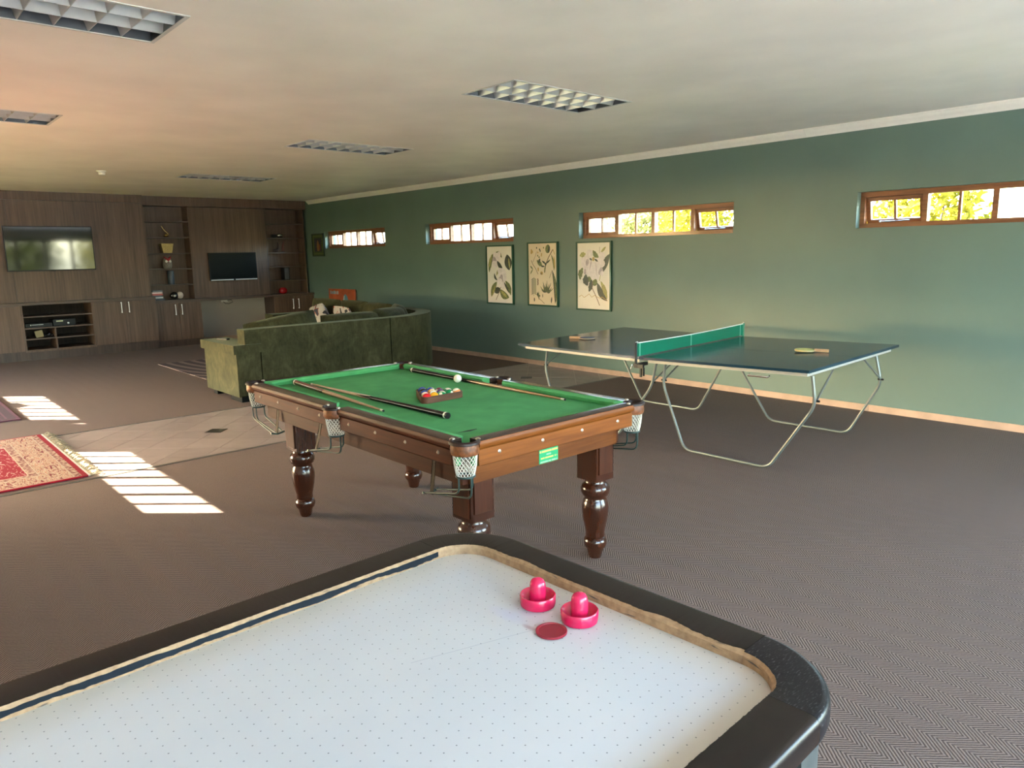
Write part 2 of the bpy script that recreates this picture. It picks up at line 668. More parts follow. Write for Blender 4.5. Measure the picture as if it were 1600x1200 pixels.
# skirting in lengths, cornice
bb = sempty('baseboard_right')
ends = [0.35, 2.15, 5.44, 8.736, 11.85, 15.1, XN]
for i in range(len(ends) - 1):
    rbox('plank', ends[i] + 0.0015, ends[i + 1] - 0.0015, -0.013, 0.0, 0.0, 0.064, SKIRT_M, bb, bevel=0.002)
bl = sempty('baseboard_left')
for i in range(5):
    rbox('plank', 0.6 + 3.2 * i + 0.0015, min(3.8 + 3.2 * i, XN) - 0.0015, YL, YL + 0.013, 0.0, 0.064, SKIRT_M, bl, bevel=0.002)
prof = [(0.0, -0.075), (-0.008, -0.075), (-0.012, -0.062), (-0.03, -0.045), (-0.05, -0.028), (-0.056, -0.012), (-0.068, -0.012), (-0.07, 0.0), (0.0, 0.0)]
b = MB()
b.rings([[Vector((x, p[0], H + p[1])) for p in prof] for x in (0.42, 11.078)])
b.rings([[Vector((x, p[0], H + p[1])) for p in prof] for x in (11.081, XN)])
struct(b.build('trim_3', CORN_M, smooth=30))


def make_window(n, x0, x1, ya, yb, out, opened, z0=WZ0, z1=WZ1, slim=False):
    """A timber slot window, panes in four bays; bays 0 and 3 are top-hung sashes."""
    w = sempty('window_%d' % n)
    f = MB()
    ft, fb, fs = (0.03, 0.03, 0.03) if slim else (0.048, 0.042, 0.042)
    f.box(x0, x1, ya, yb, z1 - ft, z1)
    f.box(x0, x1, ya, yb, z0, z0 + fb)
    f.box(x0, x0 + fs, ya, yb, z0 + fb, z1 - ft)
    f.box(x1 - fs, x1, ya, yb, z0 + fb, z1 - ft)
    f.build('frame', FRAME_W, w, bevel=0.003)
    mw = 0.05 if slim else 0.046
    bay = (x1 - x0 - 2 * fs - 3 * mw) / 4
    ym = (ya + yb) / 2
    for k in range(4):
        bx0 = x0 + fs + k * (bay + mw)
        bx1 = bx0 + bay
        if k < 3:
            rbox('mullion', bx1, bx1 + mw, ya, yb, z0 + fb, z1 - ft, FRAME_W, w, bevel=0.003)
        c = (bx0 + bx1) / 2
        if k in (0, 3) and not slim:
            t, bw = 0.036, bay
            hh = z1 - ft - z0 - fb
            s = MB()
            s.box(-bw / 2, bw / 2, -0.02, 0.02, -t, 0)
            s.box(-bw / 2, bw / 2, -0.02, 0.02, -hh, -hh + t)
            s.box(-bw / 2, -bw / 2 + t, -0.02, 0.02, -hh + t, -t)
            s.box(bw / 2 - t, bw / 2, -0.02, 0.02, -hh + t, -t)
            sash = s.build('sash', FRAME_W, w, loc=(c, ym + 0.012 * out, z1 - ft), bevel=0.003)
            rbox('glazing_bar', -0.01, 0.01, -0.014, 0.014, -hh + t, -t, FRAME_W, sash)
            for sg in (-1, 1):
                a, d = (0.01, bw / 2 - t) if sg > 0 else (-bw / 2 + t, -0.01)
                rbox('pane', a, d, -0.002, 0.002, -hh + t, -t, GLASS, sash)
            if k in opened:
                sash.rotation_euler = (out * opened[k], 0, 0)
                h = MB()
                h.tube([(c - 0.1, ym - 0.045 * out, z0 + fb + 0.012), (c + 0.16, ym - 0.045 * out, z0 + fb + 0.016)], 0.006)
                h.sphere((c - 0.1, ym - 0.045 * out, z0 + fb + 0.012), 0.011, 10)
                h.build('window_stay', CHROME, w, smooth=40)
        else:
            gd = 0.008 if slim else 0.016
            rbox('glazing_bar', c - 0.011 - gd * 0.9 * slim, c + 0.011 + gd * 0.9 * slim, ym - gd, ym + gd, z0 + fb, z1 - ft, FRAME_W, w)
            rbox('pane', bx0, c - 0.011, ym - 0.002, ym + 0.002, z0 + fb, z1 - ft, GLASS, w)
            rbox('pane', c + 0.011, bx1, ym - 0.002, ym + 0.002, z0 + fb, z1 - ft, GLASS, w)
    return w


make_window(1, RW[0][0], RW[0][1], 0.08, 0.15, 1, {3: 0.16})
make_window(2, RW[1][0], RW[1][1], 0.08, 0.15, 1, {3: 0.16})
make_window(3, RW[2][0], RW[2][1], 0.08, 0.15, 1, {3: 0.2})
make_window(4, RW[3][0], RW[3][1], 0.08, 0.15, 1, {0: 0.2})
make_window(5, LW[0][0], LW[0][1], YL - 0.05, YL - 0.026, -1, {}, LZ0, LZ1, True)
make_window(6, LW[1][0], LW[1][1], YL - 0.05, YL - 0.026, -1, {}, LZ0, LZ1, True)
make_window(7, LOWW[0][0], LOWW[0][1], YL - 0.05, YL - 0.026, -1, {}, LOWZ0, LOWZ1, True)  # the two added low windows, out of view
make_window(8, LOWW[1][0], LOWW[1][1], YL - 0.05, YL - 0.026, -1, {}, LOWZ0, LOWZ1, True)
for x0, x1 in LOWW:
    portal((x0 + x1) / 2, YL - 0.115, (LOWZ0 + LOWZ1) / 2, x1 - x0, LOWZ1 - LOWZ0, (0, 1, 0))
for x0, x1 in RW:
    portal((x0 + x1) / 2, 0.235, (WZ0 + WZ1) / 2, x1 - x0, WZ1 - WZ0, (0, -1, 0))
for x0, x1 in LW:
    portal((x0 + x1) / 2, YL - 0.115, (LZ0 + LZ1) / 2, x1 - x0, LZ1 - LZ0, (0, 1, 0))

# glazed sliding doors behind the camera; the second is added for more daylight
ALU = plain('door_aluminium', (0.09, 0.055, 0.035), 0.4)
for dn, (DOORY0, DOORY1) in enumerate(DOORS):
    d = sempty('door_%d' % (dn + 1))
    f = MB()
    f.box(XN + 0.06, XN + 0.16, DOORY0, DOORY1, DOORZ - 0.06, DOORZ)
    f.box(XN + 0.06, XN + 0.16, DOORY0, DOORY1, -0.012, 0.03)
    f.box(XN + 0.06, XN + 0.16, DOORY0, DOORY0 + 0.06, 0.03, DOORZ - 0.06)
    f.box(XN + 0.06, XN + 0.16, DOORY1 - 0.06, DOORY1, 0.03, DOORZ - 0.06)
    f.build('frame', ALU, d, bevel=0.004)
    pw = (DOORY1 - DOORY0 - 0.12) / 4
    for k in range(4):
        a = DOORY0 + 0.06 + k * pw
        l = MB()
        xq = XN + 0.09 + 0.03 * (k % 2)
        l.box(xq, xq + 0.03, a, a + pw, 0.03, 0.11)
        l.box(xq, xq + 0.03, a, a + pw, DOORZ - 0.13, DOORZ - 0.06)
        l.box(xq, xq + 0.03, a, a + 0.06, 0.11, DOORZ - 0.13)
        l.box(xq, xq + 0.03, a + pw - 0.06, a + pw, 0.11, DOORZ - 0.13)
        leaf = l.build('door_leaf', ALU, d)
        rbox('pane', xq + 0.012, xq + 0.018, a + 0.06, a + pw - 0.06, 0.11, DOORZ - 0.13, GLASS, leaf)
    portal(XN + 0.235, (DOORY0 + DOORY1) / 2, DOORZ / 2, DOORZ, DOORY1 - DOORY0, (-1, 0, 0))


# ------------------------------------------------------------------ outside
GRASS_M = plain('lawn_ground', (0.10, 0.13, 0.035), 0.95, var=0.35, scale=3)
PAVE_M = plain('sunlit_paving', (0.64, 0.60, 0.54), 0.85, var=0.15, scale=5)
gnd = MB()
gnd.box(-40, 60, 0.24, 60, -0.3, -0.14)
gnd.box(-40, 60, -60, YL - 0.24, -0.3, -0.14)
gnd.box(XN + 0.24, 60, YL - 0.24, 0.24, -0.3, -0.14)
gnd.box(-40, FX - 0.24, YL - 0.24, 0.24, -0.3, -0.14)
struct(gnd.build('ground', GRASS_M))
pv = rbox('patio', XN + 0.26, XN + 22.0, -14.5, 6.5, -0.14, -0.06, PAVE_M)
struct(pv)
LEAFS = [m_leaf('leaf_yellow_green', (0.11, 0.105, 0.01), (0.34, 0.28, 0.03)),
         m_leaf('leaf_green', (0.02, 0.03, 0.008), (0.05, 0.06, 0.012)),
         m_leaf('leaf_olive', (0.08, 0.088, 0.03), (0.2, 0.19, 0.06))]
BARK = plain('bark', (0.09, 0.06, 0.04), 0.9, var=0.4, scale=20)


def shrub(x, y, rx, rz, zc, nleaf, mi, label, seed, size=0.07, cat='shrub'):
    rnd = random.Random(seed)
    t = thing('garden_' + cat, label, cat, (x, y, -0.14))
    V, F = [], []
    for k in range(nleaf):
        while True:
            p = Vector((rnd.uniform(-1, 1), rnd.uniform(-1, 1), rnd.uniform(-1, 1)))
            if 0.25 < p.length < 1:
                break
        p *= 0.8 + 0.25 * noise.noise(p * 2.2 + Vector((seed, 0, 0)))
        c = Vector((p.x * rx, p.y * rx, zc + p.z * rz))
        if c.z < 0.05:
            continue
        a = Vector((rnd.gauss(0, 1), rnd.gauss(0, 1), rnd.gauss(0, 1))).normalized()
        u = a.orthogonal().normalized()
        s = size * rnd.uniform(0.6, 1.35)
        i = len(V)
        V += [c - a * s, c + u * s * 0.45, c + a * s, c - u * s * 0.45]
        F.append((i, i + 1, i + 2, i + 3))
    me = bpy.data.meshes.new('foliage')
    me.from_pydata([tuple(v) for v in V], [], F)
    me.materials.append(LEAFS[mi])
    o = bpy.data.objects.new('foliage', me)
    COL.objects.link(o)
    o.parent = t
    o['kind'] = 'stuff'
    st = MB()
    for k in range(4):
        an = k * 1.57 + seed
        st.tube([(0.05 * math.cos(an), 0.05 * math.sin(an), 0), (0.16 * rx * math.cos(an), 0.16 * rx * math.sin(an), zc * 0.5),
                 (0.5 * rx * math.cos(an), 0.5 * rx * math.sin(an), zc + 0.3 * rz)], [0.05, 0.04, 0.015], 6)
    st.build('stem', BARK, t, smooth=60)
    return t


shrub(3.4, 7.3, 1.2, 1.6, 2.1, 2600, 2, 'olive shrub outside seen through the left panes of the window above the botanical prints', 1)
shrub(5.7, 6.0, 1.1, 1.6, 2.0, 3400, 0, 'yellow green shrub outside behind the middle panes of the window above the magnolia print', 2)
shrub(8.0, 6.6, 1.15, 1.9, 2.1, 4000, 0, 'tall yellow green shrub outside behind the right panes of the window above the magnolia print', 3)
shrub(10.3, 5.4, 1.1, 1.5, 1.9, 3600, 0, 'bright yellow shrub outside the right hand window, behind its tilted sash', 4)
shrub(12.6, 5.8, 1.15, 1.6, 1.9, 3600, 0, 'bright yellow shrub outside the right hand window, behind its middle panes', 5)
shrub(15.0, 5.4, 1.15, 1.7, 2.0, 5000, 2, 'olive shrub outside beyond the far right edge of the right hand window', 6)
# planting beyond the patio, seen mirrored in the large television
shrub(29.6, -0.6, 1.9, 1.7, 2.0, 4500, 1, 'green shrub beyond the patio, mirrored in the large wall television', 7, 0.1)
shrub(30.5, -4.4, 2.1, 2.0, 2.2, 4500, 1, 'broad green shrub beyond the patio, mirrored at the left of the large television', 8, 0.1)
shrub(29.8, 3.2, 1.9, 1.9, 2.0, 4500, 2, 'olive shrub beyond the patio, mirrored at the right of the large television', 9, 0.1)
# unseen bushes added outside the left windows to break up the sun patch by the lounge
shrub(1.5, -9.6, 0.27, 0.3, 2.24, 1500, 1, 'unseen round bush added outside the left wall to shade the lounge sun patch', 11, 0.05)
shrub(2.66, -9.6, 0.13, 0.42, 2.42, 900, 1, 'unseen slim bush added outside the left wall to notch the lounge sun patch', 12, 0.05)

# ------------------------------------------------------------------ ceiling fittings
LOUV = plain('louvre_aluminium', (0.52, 0.52, 0.51), 0.35, 0.55)
LHOUSE = plain('fitting_inside', (0.10, 0.115, 0.13), 0.35, 0.6)
LWHT = plain('fitting_white', (0.6, 0.6, 0.57), 0.5)
LTUBE = plain('fluorescent_tube', (0.55, 0.57, 0.57), 0.3)


def ceiling_light(label, loc):
    t = thing('ceiling_light', label, 'light', loc, 0, 'recessed louvre lights in the ceiling')
    hx, hy, hz = LX / 2, LY / 2, 0.11
    b = MB()
    w = 0.004
    b.box(-hx, hx, -hy, hy, hz - w, hz)
    b.box(-hx, -hx + w, -hy, hy, 0, hz - w)
    b.box(hx - w, hx, -hy, hy, 0, hz - w)
    b.box(-hx + w, hx - w, -hy, -hy + w, 0, hz - w)
    b.box(-hx + w, hx - w, hy - w, hy, 0, hz - w)
    b.build('housing', LHOUSE, t)
    b = MB()
    g, o = 0.012, 0.008
    for q in ((-hx - o, hx + o, -hy - o, -hy + g), (-hx - o, hx + o, hy - g, hy + o), (-hx - o, -hx + g, -hy + g, hy - g), (hx - g, hx + o, -hy + g, hy - g)):
        b.box(*q, -0.004, -0.0005)
    b.build('trim_frame', LWHT, t)
    for x in (-0.18, 0.0, 0.18):
        b = MB()
        b.tube([(x, -hy + 0.03, 0.075), (x, hy - 0.03, 0.075)], 0.013, 10)
        b.build('tube', LTUBE, t, smooth=60)
    for k in range(1, 8):
        y = -hy + LY * k / 8
        b = MB()
        b.rings([[Vector((x, y - 0.002, 0.001)), Vector((x, y + 0.002, 0.001)), Vector((x, y + 0.017, 0.05)), Vector((x, y - 0.017, 0.05))] for x in (-hx + w, hx - w)])
        b.build('cross_blade', LOUV, t)
    for x in (-hx / 3, hx / 3):
        b = MB()
        b.rings([[Vector((x - 0.0025, y, 0.0)), Vector((x + 0.0025, y, 0.0)), Vector((x + 0.032, y, 0.054)), Vector((x - 0.032, y, 0.054))] for y in (-hy + w, hy - w)])
        b.build('long_blade', LOUV, t)
    return t


LL = ['recessed louvre light nearest the sage wall with the windows, above the pool table', 'second recessed louvre light from the sage wall end, above the sofa',
      'small looking farthest louvre light, near the wood veneered far wall', 'largest looking louvre light at the top left corner of the photo',
      'bright reflecting louvre light at the left edge, beyond the largest one', 'louvre light over the lounge by the large television, just out of view']
cl = ceiling_light(LL[0], (LIGHTS[0][0], LIGHTS[0][1], H))
for k in range(1, 6):
    dup(cl, (LIGHTS[k][0], LIGHTS[k][1], H), label=LL[k])
t = thing('smoke_detector', 'small white round smoke detector on the ceiling', 'detector', (3.96, -4.65, H))
DET_M = plain('detector_white', (0.72, 0.7, 0.64), 0.4)
b = MB()
b.lathe([(0.045, -0.02), (0.058, -0.012), (0.06, 0.0)][::1], 24)
b.build('base', DET_M, t, smooth=40)
b = MB()
b.lathe([(0.012, -0.052), (0.034, -0.05), (0.042, -0.04), (0.042, -0.02)], 24)
b.build('sensor_head', DET_M, t, smooth=40)

# ------------------------------------------------------------------ joinery along the far wall
PL, PR, BL, BR = 0.38, 0.25, 0.52, 0.42
YE = -7.4
BX = FX + 0.022
GRP = 'walnut veneered units along the far wall'
t = thing('wood_panel', 'walnut veneer panelling behind the large television, running up to its pelmet', 'panel', (0, 0, 0.947), 0, GRP)
rbox('panel', BX, PL, YE, -5.246, 0, 1.65, UNIT_M, t, bevel=0.002)
rbox('panel', BX, PL, -5.243, -3.18, 0, 1.65, UNIT_M, t, bevel=0.002)
rbox('pelmet', BX, PL + 0.012, YE, -3.178, 1.6525, H - 0.947, UNIT_M, t, bevel=0.002)
t = thing('wood_panel', 'walnut veneer panel behind the smaller television, between the two shelf niches', 'panel', (0, 0, 0.862), 0, GRP)
rbox('panel', BX, PR, -2.36, -0.885, 0, 1.70, UNIT_M, t, bevel=0.002)
t = thing('pelmet_board', 'walnut veneer pelmet over both shelf niches and the small television', 'pelmet', (0, 0, 2.572), 0, GRP)
rbox('fascia', 0.1, PR + 0.02, -3.178, -0.002, 0, H - 2.572, UNIT_M, t, bevel=0.002)
rbox('soffit', BX, 0.1, -3.178, -0.002, 0, 0.02, UNIT_D, t)


def bookcase(y0, y1, zs, label, base):
    t = thing('shelf_niche', label, 'shelves', (0, 0, base), 0, GRP)
    rbox('back_panel', BX, BX + 0.012, y0, y1, 0, 2.572 - base, UNIT_M, t)
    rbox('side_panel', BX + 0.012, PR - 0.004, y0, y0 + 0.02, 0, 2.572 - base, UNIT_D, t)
    rbox('side_panel', BX + 0.012, PR, y1 - 0.018, y1, 0, 2.572 - base, UNIT_M, t)
    for z in zs:
        rbox('shelf', BX + 0.012, PR - 0.012, y0 + 0.02, y1 - 0.018, z - base - 0.02, z - base, UNIT_H, t, bevel=0.0015)
    return t


bookcase(-3.163, -2.362, (2.30, 2.012, 1.722, 1.434, 1.142), 'open shelf niche between the two televisions, holding the owl and the gold bucket', 0.862)
bookcase(-0.883, -0.05, (2.288, 1.997, 1.705, 1.418, 1.14), 'open shelf niche in the corner beside the sage wall, with the red pot', 0.862)
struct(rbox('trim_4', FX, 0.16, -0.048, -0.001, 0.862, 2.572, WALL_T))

t = thing('counter_top', 'long walnut worktop under the large television', 'counter', (0, 0, 0.905), 0, GRP)
rbox('board', BX, BL + 0.02, YE, -3.166, 0, 0.042, UNIT_H, t, bevel=0.003)
t = thing('counter_top', 'lower walnut worktop forming a desk below the small television', 'counter', (0, 0, 0.82), 0, GRP)
rbox('board', BX, BR + 0.02, -3.164, -0.004, 0, 0.042, UNIT_H, t, bevel=0.003)


def handle(parent, x, y, z0, z1):
    b = MB()
    b.tube(fillet([(x, y, z0 + 0.015), (x + 0.028, y, z0 + 0.015), (x + 0.028, y, z0), (x + 0.028, y, z1), (x + 0.028, y, z1 - 0.015), (x, y, z1 - 0.015)], 0.004, 3), 0.0075, 8)
    b.build('handle', STEEL, parent, smooth=50)


def cabinet(label, y0, y1, gaps, xf, ztop, zp, hz0, hz1, hy, plinth_in=0.03):
    t = thing('base_cabinet', label, 'cabinet', (0, 0, 0), 0, GRP)
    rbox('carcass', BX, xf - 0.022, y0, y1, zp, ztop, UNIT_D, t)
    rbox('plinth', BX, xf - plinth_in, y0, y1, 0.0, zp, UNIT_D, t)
    e = [y0] + gaps + [y1]
    for i in range(len(e) - 1):
        d = rbox('door', xf - 0.02, xf, e[i] + 0.002, e[i + 1] - 0.002, zp + 0.022, ztop - 0.006, UNIT_M, t, bevel=0.0015)
        for y in hy:
            if e[i] < y < e[i + 1]:
                handle(d, xf, y, hz0, hz1)
    return t


cabinet('walnut base cabinet at the left edge, beside the open media shelves', YE, -5.235, [-6.32], BL, 0.903, 0.135, 0.69, 0.885, [-6.26, -6.38])
cabinet('walnut base cabinet with two bar handles, right of the open media shelves', -4.19, -3.17, [-3.682], BL, 0.903, 0.135, 0.69, 0.885, [-3.742, -3.622])
cabinet('low walnut base cabinet under the shelf niche with the owl', -3.166, -2.335, [-2.742], BR, 0.818, 0.1, 0.582, 0.782, [-2.808, -2.694])
cabinet('low walnut base cabinet in the far corner behind the sofa', -0.885, -0.006, [-0.43], BR, 0.818, 0.1, 0.55, 0.76, [-0.487, -0.366])
t = thing('media_shelf', 'open walnut media shelf unit with black players, below the large television', 'shelves', (0, 0, 0), 0, GRP)
rbox('plinth', BX, BL - 0.03, -5.235, -4.19, 0, 0.135, UNIT_D, t)
rbox('base_board', BX, BL, -5.233, -4.192, 0.135, 0.172, UNIT_M, t)
rbox('back_panel', BX, BX + 0.012, -5.213, -4.21, 0.172, 0.903, UNIT_SHADE, t)
rbox('side_panel', BX, BL, -5.233, -5.213, 0.172, 0.903, UNIT_M, t)
rbox('side_panel', BX, BL, -4.21, -4.192, 0.172, 0.903, UNIT_M, t)
for z in (0.722, 0.533, 0.356):
    rbox('shelf', BX + 0.012, BL - 0.005, -5.213, -4.21, z - 0.019, z, UNIT_H, t, bevel=0.001)
rbox('divider', BX + 0.012, BL - 0.006, -4.79, -4.772, 0.356, 0.514, UNIT_M, t)
rbox('divider', BX + 0.012, BL - 0.006, -4.785, -4.767, 0.172, 0.337, UNIT_M, t)


def television(label, y0, y1, z0, z1, x, bar, smat):
    t = thing('television', label, 'television', (x, (y0 + y1) / 2, (z0 + z1) / 2))
    hw, hh = (y1 - y0) / 2, (z1 - z0) / 2
    b = MB()
    b.box(0.03, 0.068, -hw, hw, -hh, hh)
    b.build('casing', BLACKP, t, bevel=0.006)
    rbox('screen', 0.0665, 0.0695, -hw + 0.014, hw - 0.014, -hh + (0.035 if bar else 0.02), hh - 0.014, smat, t)
    b = MB()
    b.box(0.0, 0.03, -hw * 0.3, hw * 0.3, -hh * 0.4, hh * 0.4)
    b.build('wall_bracket', BLACKP, t)
    if bar:
        rbox('trim_bar', 0.068, 0.074, -hw + 0.01, -0.02, -hh + 0.003, -hh + 0.022, STEEL, t)
        rbox('trim_bar', 0.068, 0.074, 0.02, hw - 0.01, -hh + 0.003, -hh + 0.022, STEEL, t)
    else:
        rbox('badge', 0.068, 0.071, -0.035, 0.035, -hh - 0.006, -hh + 0.008, BLACKP, t)
    return t


television('large black flat television on the walnut panel, mirroring the bright doors', -5.33, -4.05, 1.452, 2.18, PL, False, SCREEN)
television('smaller black flat television with a silver lower edge', -2.08, -1.15, 1.18, 1.713, PR, True, SCREEN2)

# --- ornaments in the niche between the televisions
GOLD = plain('gold_leaf', (0.42, 0.31, 0.12), 0.4, 0.7, var=0.4, scale=90, bump=0.5)
BRASS = plain('brass', (0.55, 0.36, 0.13), 0.25, 1.0)
NX = 0.11
t = thing('brass_figurine', 'small brass figurine with a curled raised tail, on the second shelf down', 'figurine', (NX, -2.75, 2.012))
b = MB()
b.lathe([(0.0, 0.0), (0.045, 0.002), (0.05, 0.012), (0.03, 0.024), (0.0, 0.026)], 16)
b.sphere((0, 0.005, 0.04), 0.024, 12, (0.8, 1.4, 0.9))
b.build('body', BRASS, t, smooth=60)
b = MB()
b.tube(fillet([(0, 0.03, 0.035), (0, 0.05, 0.07), (0, 0.0, 0.1), (0, -0.03, 0.14), (0, -0.06, 0.19)], 0.02), [0.008] * 12 + [0.006] * 30, 8) if False else b.tube([(0, 0.03, 0.035), (0, 0.046, 0.06), (0, 0.02, 0.088), (0, -0.015, 0.115), (0, -0.045, 0.16), (0, -0.06, 0.19)], [0.011, 0.01, 0.009, 0.007, 0.006, 0.004], 8)
b.sphere((0, -0.062, 0.196), 0.011, 10)
b.build('tail', BRASS, t, smooth=60)
t = thing('gold_bucket', 'gold textured square bucket on a shelf above the owl', 'bucket', (NX, -2.765, 1.722))
b = MB()
b.rings([[Vector((sx * w * 0.7, sy * w, z)) for sx, sy in ((-1, -1), (1, -1), (1, 1), (-1, 1))] for w, z in ((0.078, 0), (0.108, 0.168), (0.112, 0.172), (0.104, 0.174), (0.1, 0.168), (0.072, 0.012))])
b.build('body', GOLD, t, bevel=0.004)
OWLG = plain('owl_grey', (0.22, 0.19, 0.16), 0.7, var=0.3, scale=60)
OWLR = plain('owl_red', (0.30, 0.01, 0.015), 0.6)
OWLW = plain('owl_white', (0.72, 0.68, 0.6), 0.5)
t = thing('owl_ornament', 'grey owl ornament with white eyes and a dark red brow', 'ornament', (NX, -2.775, 1.434))
b = MB()
b.lathe([(0.04, 0.0), (0.068, 0.01), (0.082, 0.06), (0.078, 0.12), (0.066, 0.165), (0.05, 0.19), (0.0, 0.2)], 20)
b.build('body', OWLG, t, smooth=60)
b = MB()
for s in (-1, 1):
    b.lathe([(0.0, -0.006), (0.024, 0.0), (0.022, 0.012), (0.0, 0.016)], 14, M=Matrix.Translation((0.062, s * 0.031, 0.135)) @ Matrix.Rotation(PI / 2, 4, 'Y'))
b.build('eyes', OWLW, t, smooth=60)
b = MB()
for s in (-1, 1):
    b.hexa([Vector(q) for q in ((0.0, 0, 0.15), (0.085, 0, 0.135), (0.075, s * 0.03, 0.16), (0.0, s * 0.03, 0.165), (0.0, 0, 0.185), (0.07, 0, 0.18), (0.05, s * 0.062, 0.226), (0.0, s * 0.062, 0.226))])
b.build('brow', OWLR, t)
b = MB()
b.lathe([(0.006, 0), (0.001, 0.03)], 8, M=Matrix.Translation((0.075, 0, 0.122)) @ Matrix.Rotation(PI * 0.75, 4, 'Y'))
b.build('beak', OWLR, t)
VASE = plain('slate_glaze', (0.045, 0.06, 0.075), 0.35)
t = thing('cylinder_vase', 'slate blue cylinder vase on the shelf under the owl', 'vase', (NX, -2.735, 1.142))
b = MB()
b.lathe([(0.055, 0), (0.058, 0.01), (0.058, 0.25), (0.055, 0.257), (0.048, 0.255), (0.046, 0.02)], 24)
b.build('body', VASE, t, smooth=40)
cols = [((0.05, 0.05, 0.055), 'black topped disc case at the bottom'), ((0.65, 0.62, 0.58), 'white disc case second from the bottom'), ((0.06, 0.07, 0.09), 'dark navy disc case in the middle'),
        ((0.42, 0.07, 0.06), 'red disc case fourth from the bottom'), ((0.6, 0.42, 0.38), 'pink disc case second from the top'), ((0.12, 0.12, 0.13), 'charcoal disc case on top')]
for k, (c, l) in enumerate(cols):
    t = thing('disc_case', l + ' of the stack below the vase', 'disc case', (NX + random.uniform(-0.01, 0.01), -3.03 + random.uniform(-0.01, 0.012) + (0.02 if k < 2 else 0), 0.862 + k * 0.0295), random.uniform(-0.1, 0.1), 'disc cases stacked on the desk end')
    b = MB()
    b.box(-0.068, 0.068, -0.092, 0.092, 0.0, 0.029)
    b.build('box', plain('case_%d' % k, c, 0.3), t, bevel=0.003)
    rbox('spine_label', 0.0675, 0.0688, -0.08, 0.08, 0.006, 0.022, plain('spine_%d' % k, [min(1, x * 1.6 + 0.05) for x in c], 0.4), t)
CREAM = plain('cream_glaze', (0.62, 0.52, 0.42), 0.4)
t = thing('carved_mask', 'rounded black and cream mask ornament at the foot of the shelf niche', 'ornament', (NX + 0.02, -2.665, 0.862))
b = MB()
b.sphere((0, -0.05, 0.068), 0.068, 18, (0.8, 1.15, 1.0))
b.build('black_half', plain('black_gloss', (0.01, 0.01, 0.01), 0.25), t, smooth=60)
b = MB()
b.sphere((0, 0.055, 0.07), 0.066, 18, (0.8, 0.95, 1.0))
b.build('cream_half', CREAM, t, smooth=60)
b = MB()
b.sphere((0.046, -0.055, 0.065), 0.022, 12, (0.5, 1.3, 1.0))
b.sphere((0.036, -0.1, 0.07), 0.012, 10, (0.5, 1.3, 1.0))
b.build('pale_patch', CREAM, t, smooth=60)

# --- ornaments in the corner niche
SILV = plain('polished_silver', (0.75, 0.74, 0.7), 0.18, 1.0)
t = thing('silver_ornament', 'small shiny silver ornament lying on the second shelf of the corner niche', 'ornament', (NX, -0.575, 1.997))
b = MB()
b.sphere((0, 0.05, 0.045), 0.045, 14, (0.8, 1.5, 0.95))
b.build('bowl_end', SILV, t, smooth=60)
b = MB()
b.lathe([(0.022, 0.0), (0.03, 0.01), (0.03, 0.1), (0.02, 0.115)], 14, M=Matrix.Translation((0, -0.02, 0.04)) @ Matrix.Rotation(PI / 2, 4, 'X'))
b.build('dark_end', BLACKP, t, smooth=50)
rbox('base', -0.03, 0.03, -0.12, 0.1, 0.0, 0.012, BLACKP, t, bevel=0.003)
DEER = plain('dark_carving', (0.035, 0.015, 0.012), 0.4)
REDW = plain('reddish_carving', (0.16, 0.035, 0.025), 0.4)
t = thing('seated_carving', 'dark carved figurine with a raised curved neck, third shelf of the corner niche', 'figurine', (NX, -0.615, 1.705))
b = MB()
b.sphere((0, -0.02, 0.035), 0.035, 14, (0.9, 1.7, 1.0))
b.build('body', DEER, t, smooth=60)
b = MB()
b.tube([(0, 0.0, 0.04), (0, 0.04, 0.08), (0, 0.045, 0.14), (0, 0.035, 0.18), (0, 0.03, 0.215)], [0.024, 0.022, 0.016, 0.014, 0.004], 10)
b.build('neck', DEER, t, smooth=60)
t = thing('slender_carving', 'slender reddish carved figurine standing beside the dark curved one', 'figurine', (NX, -0.475, 1.705))
b = MB()
b.lathe([(0.04, 0), (0.04, 0.014), (0.012, 0.02)], 14)
b.build('base', DEER, t, smooth=50)
b = MB()
b.tube([(0, -0.02, 0.02), (0, -0.01, 0.07), (0, 0.0, 0.11), (0, 0.005, 0.15), (0, 0.03, 0.225)], [0.012, 0.016, 0.02, 0.014, 0.004], 10)
b.tube([(0, 0.02, 0.02), (0, 0.012, 0.07), (0, 0.002, 0.1)], [0.01, 0.013, 0.012], 8)
b.sphere((0, 0.01, 0.165), 0.016, 10, (1, 1, 1.3))
b.build('figure', REDW, t, smooth=60)
t = thing('small_speaker', 'small charcoal box speaker standing in the corner niche above the red pot', 'speaker', (NX, -0.462, 1.14))
rbox('cabinet', -0.07, 0.07, -0.062, 0.062, 0, 0.255, BLACKP, t, bevel=0.005)
rbox('grille', 0.069, 0.075, -0.05, 0.045, 0.012, 0.243, plain('grille_grey', (0.07, 0.075, 0.08), 0.6), t, bevel=0.002)
t = thing('red_pot', 'round glossy red pot on the counter of the corner niche', 'pot', (NX + 0.02, -0.55, 0.862))
b = MB()
b.lathe([(0.045, 0), (0.075, 0.02), (0.088, 0.055), (0.08, 0.09), (0.055, 0.112), (0.05, 0.122), (0.042, 0.12), (0.045, 0.105), (0.03, 0.02)], 24)
b.build('body', plain('red_glaze', (0.33, 0.008, 0.012), 0.15, coat=0.5), t, smooth=60)

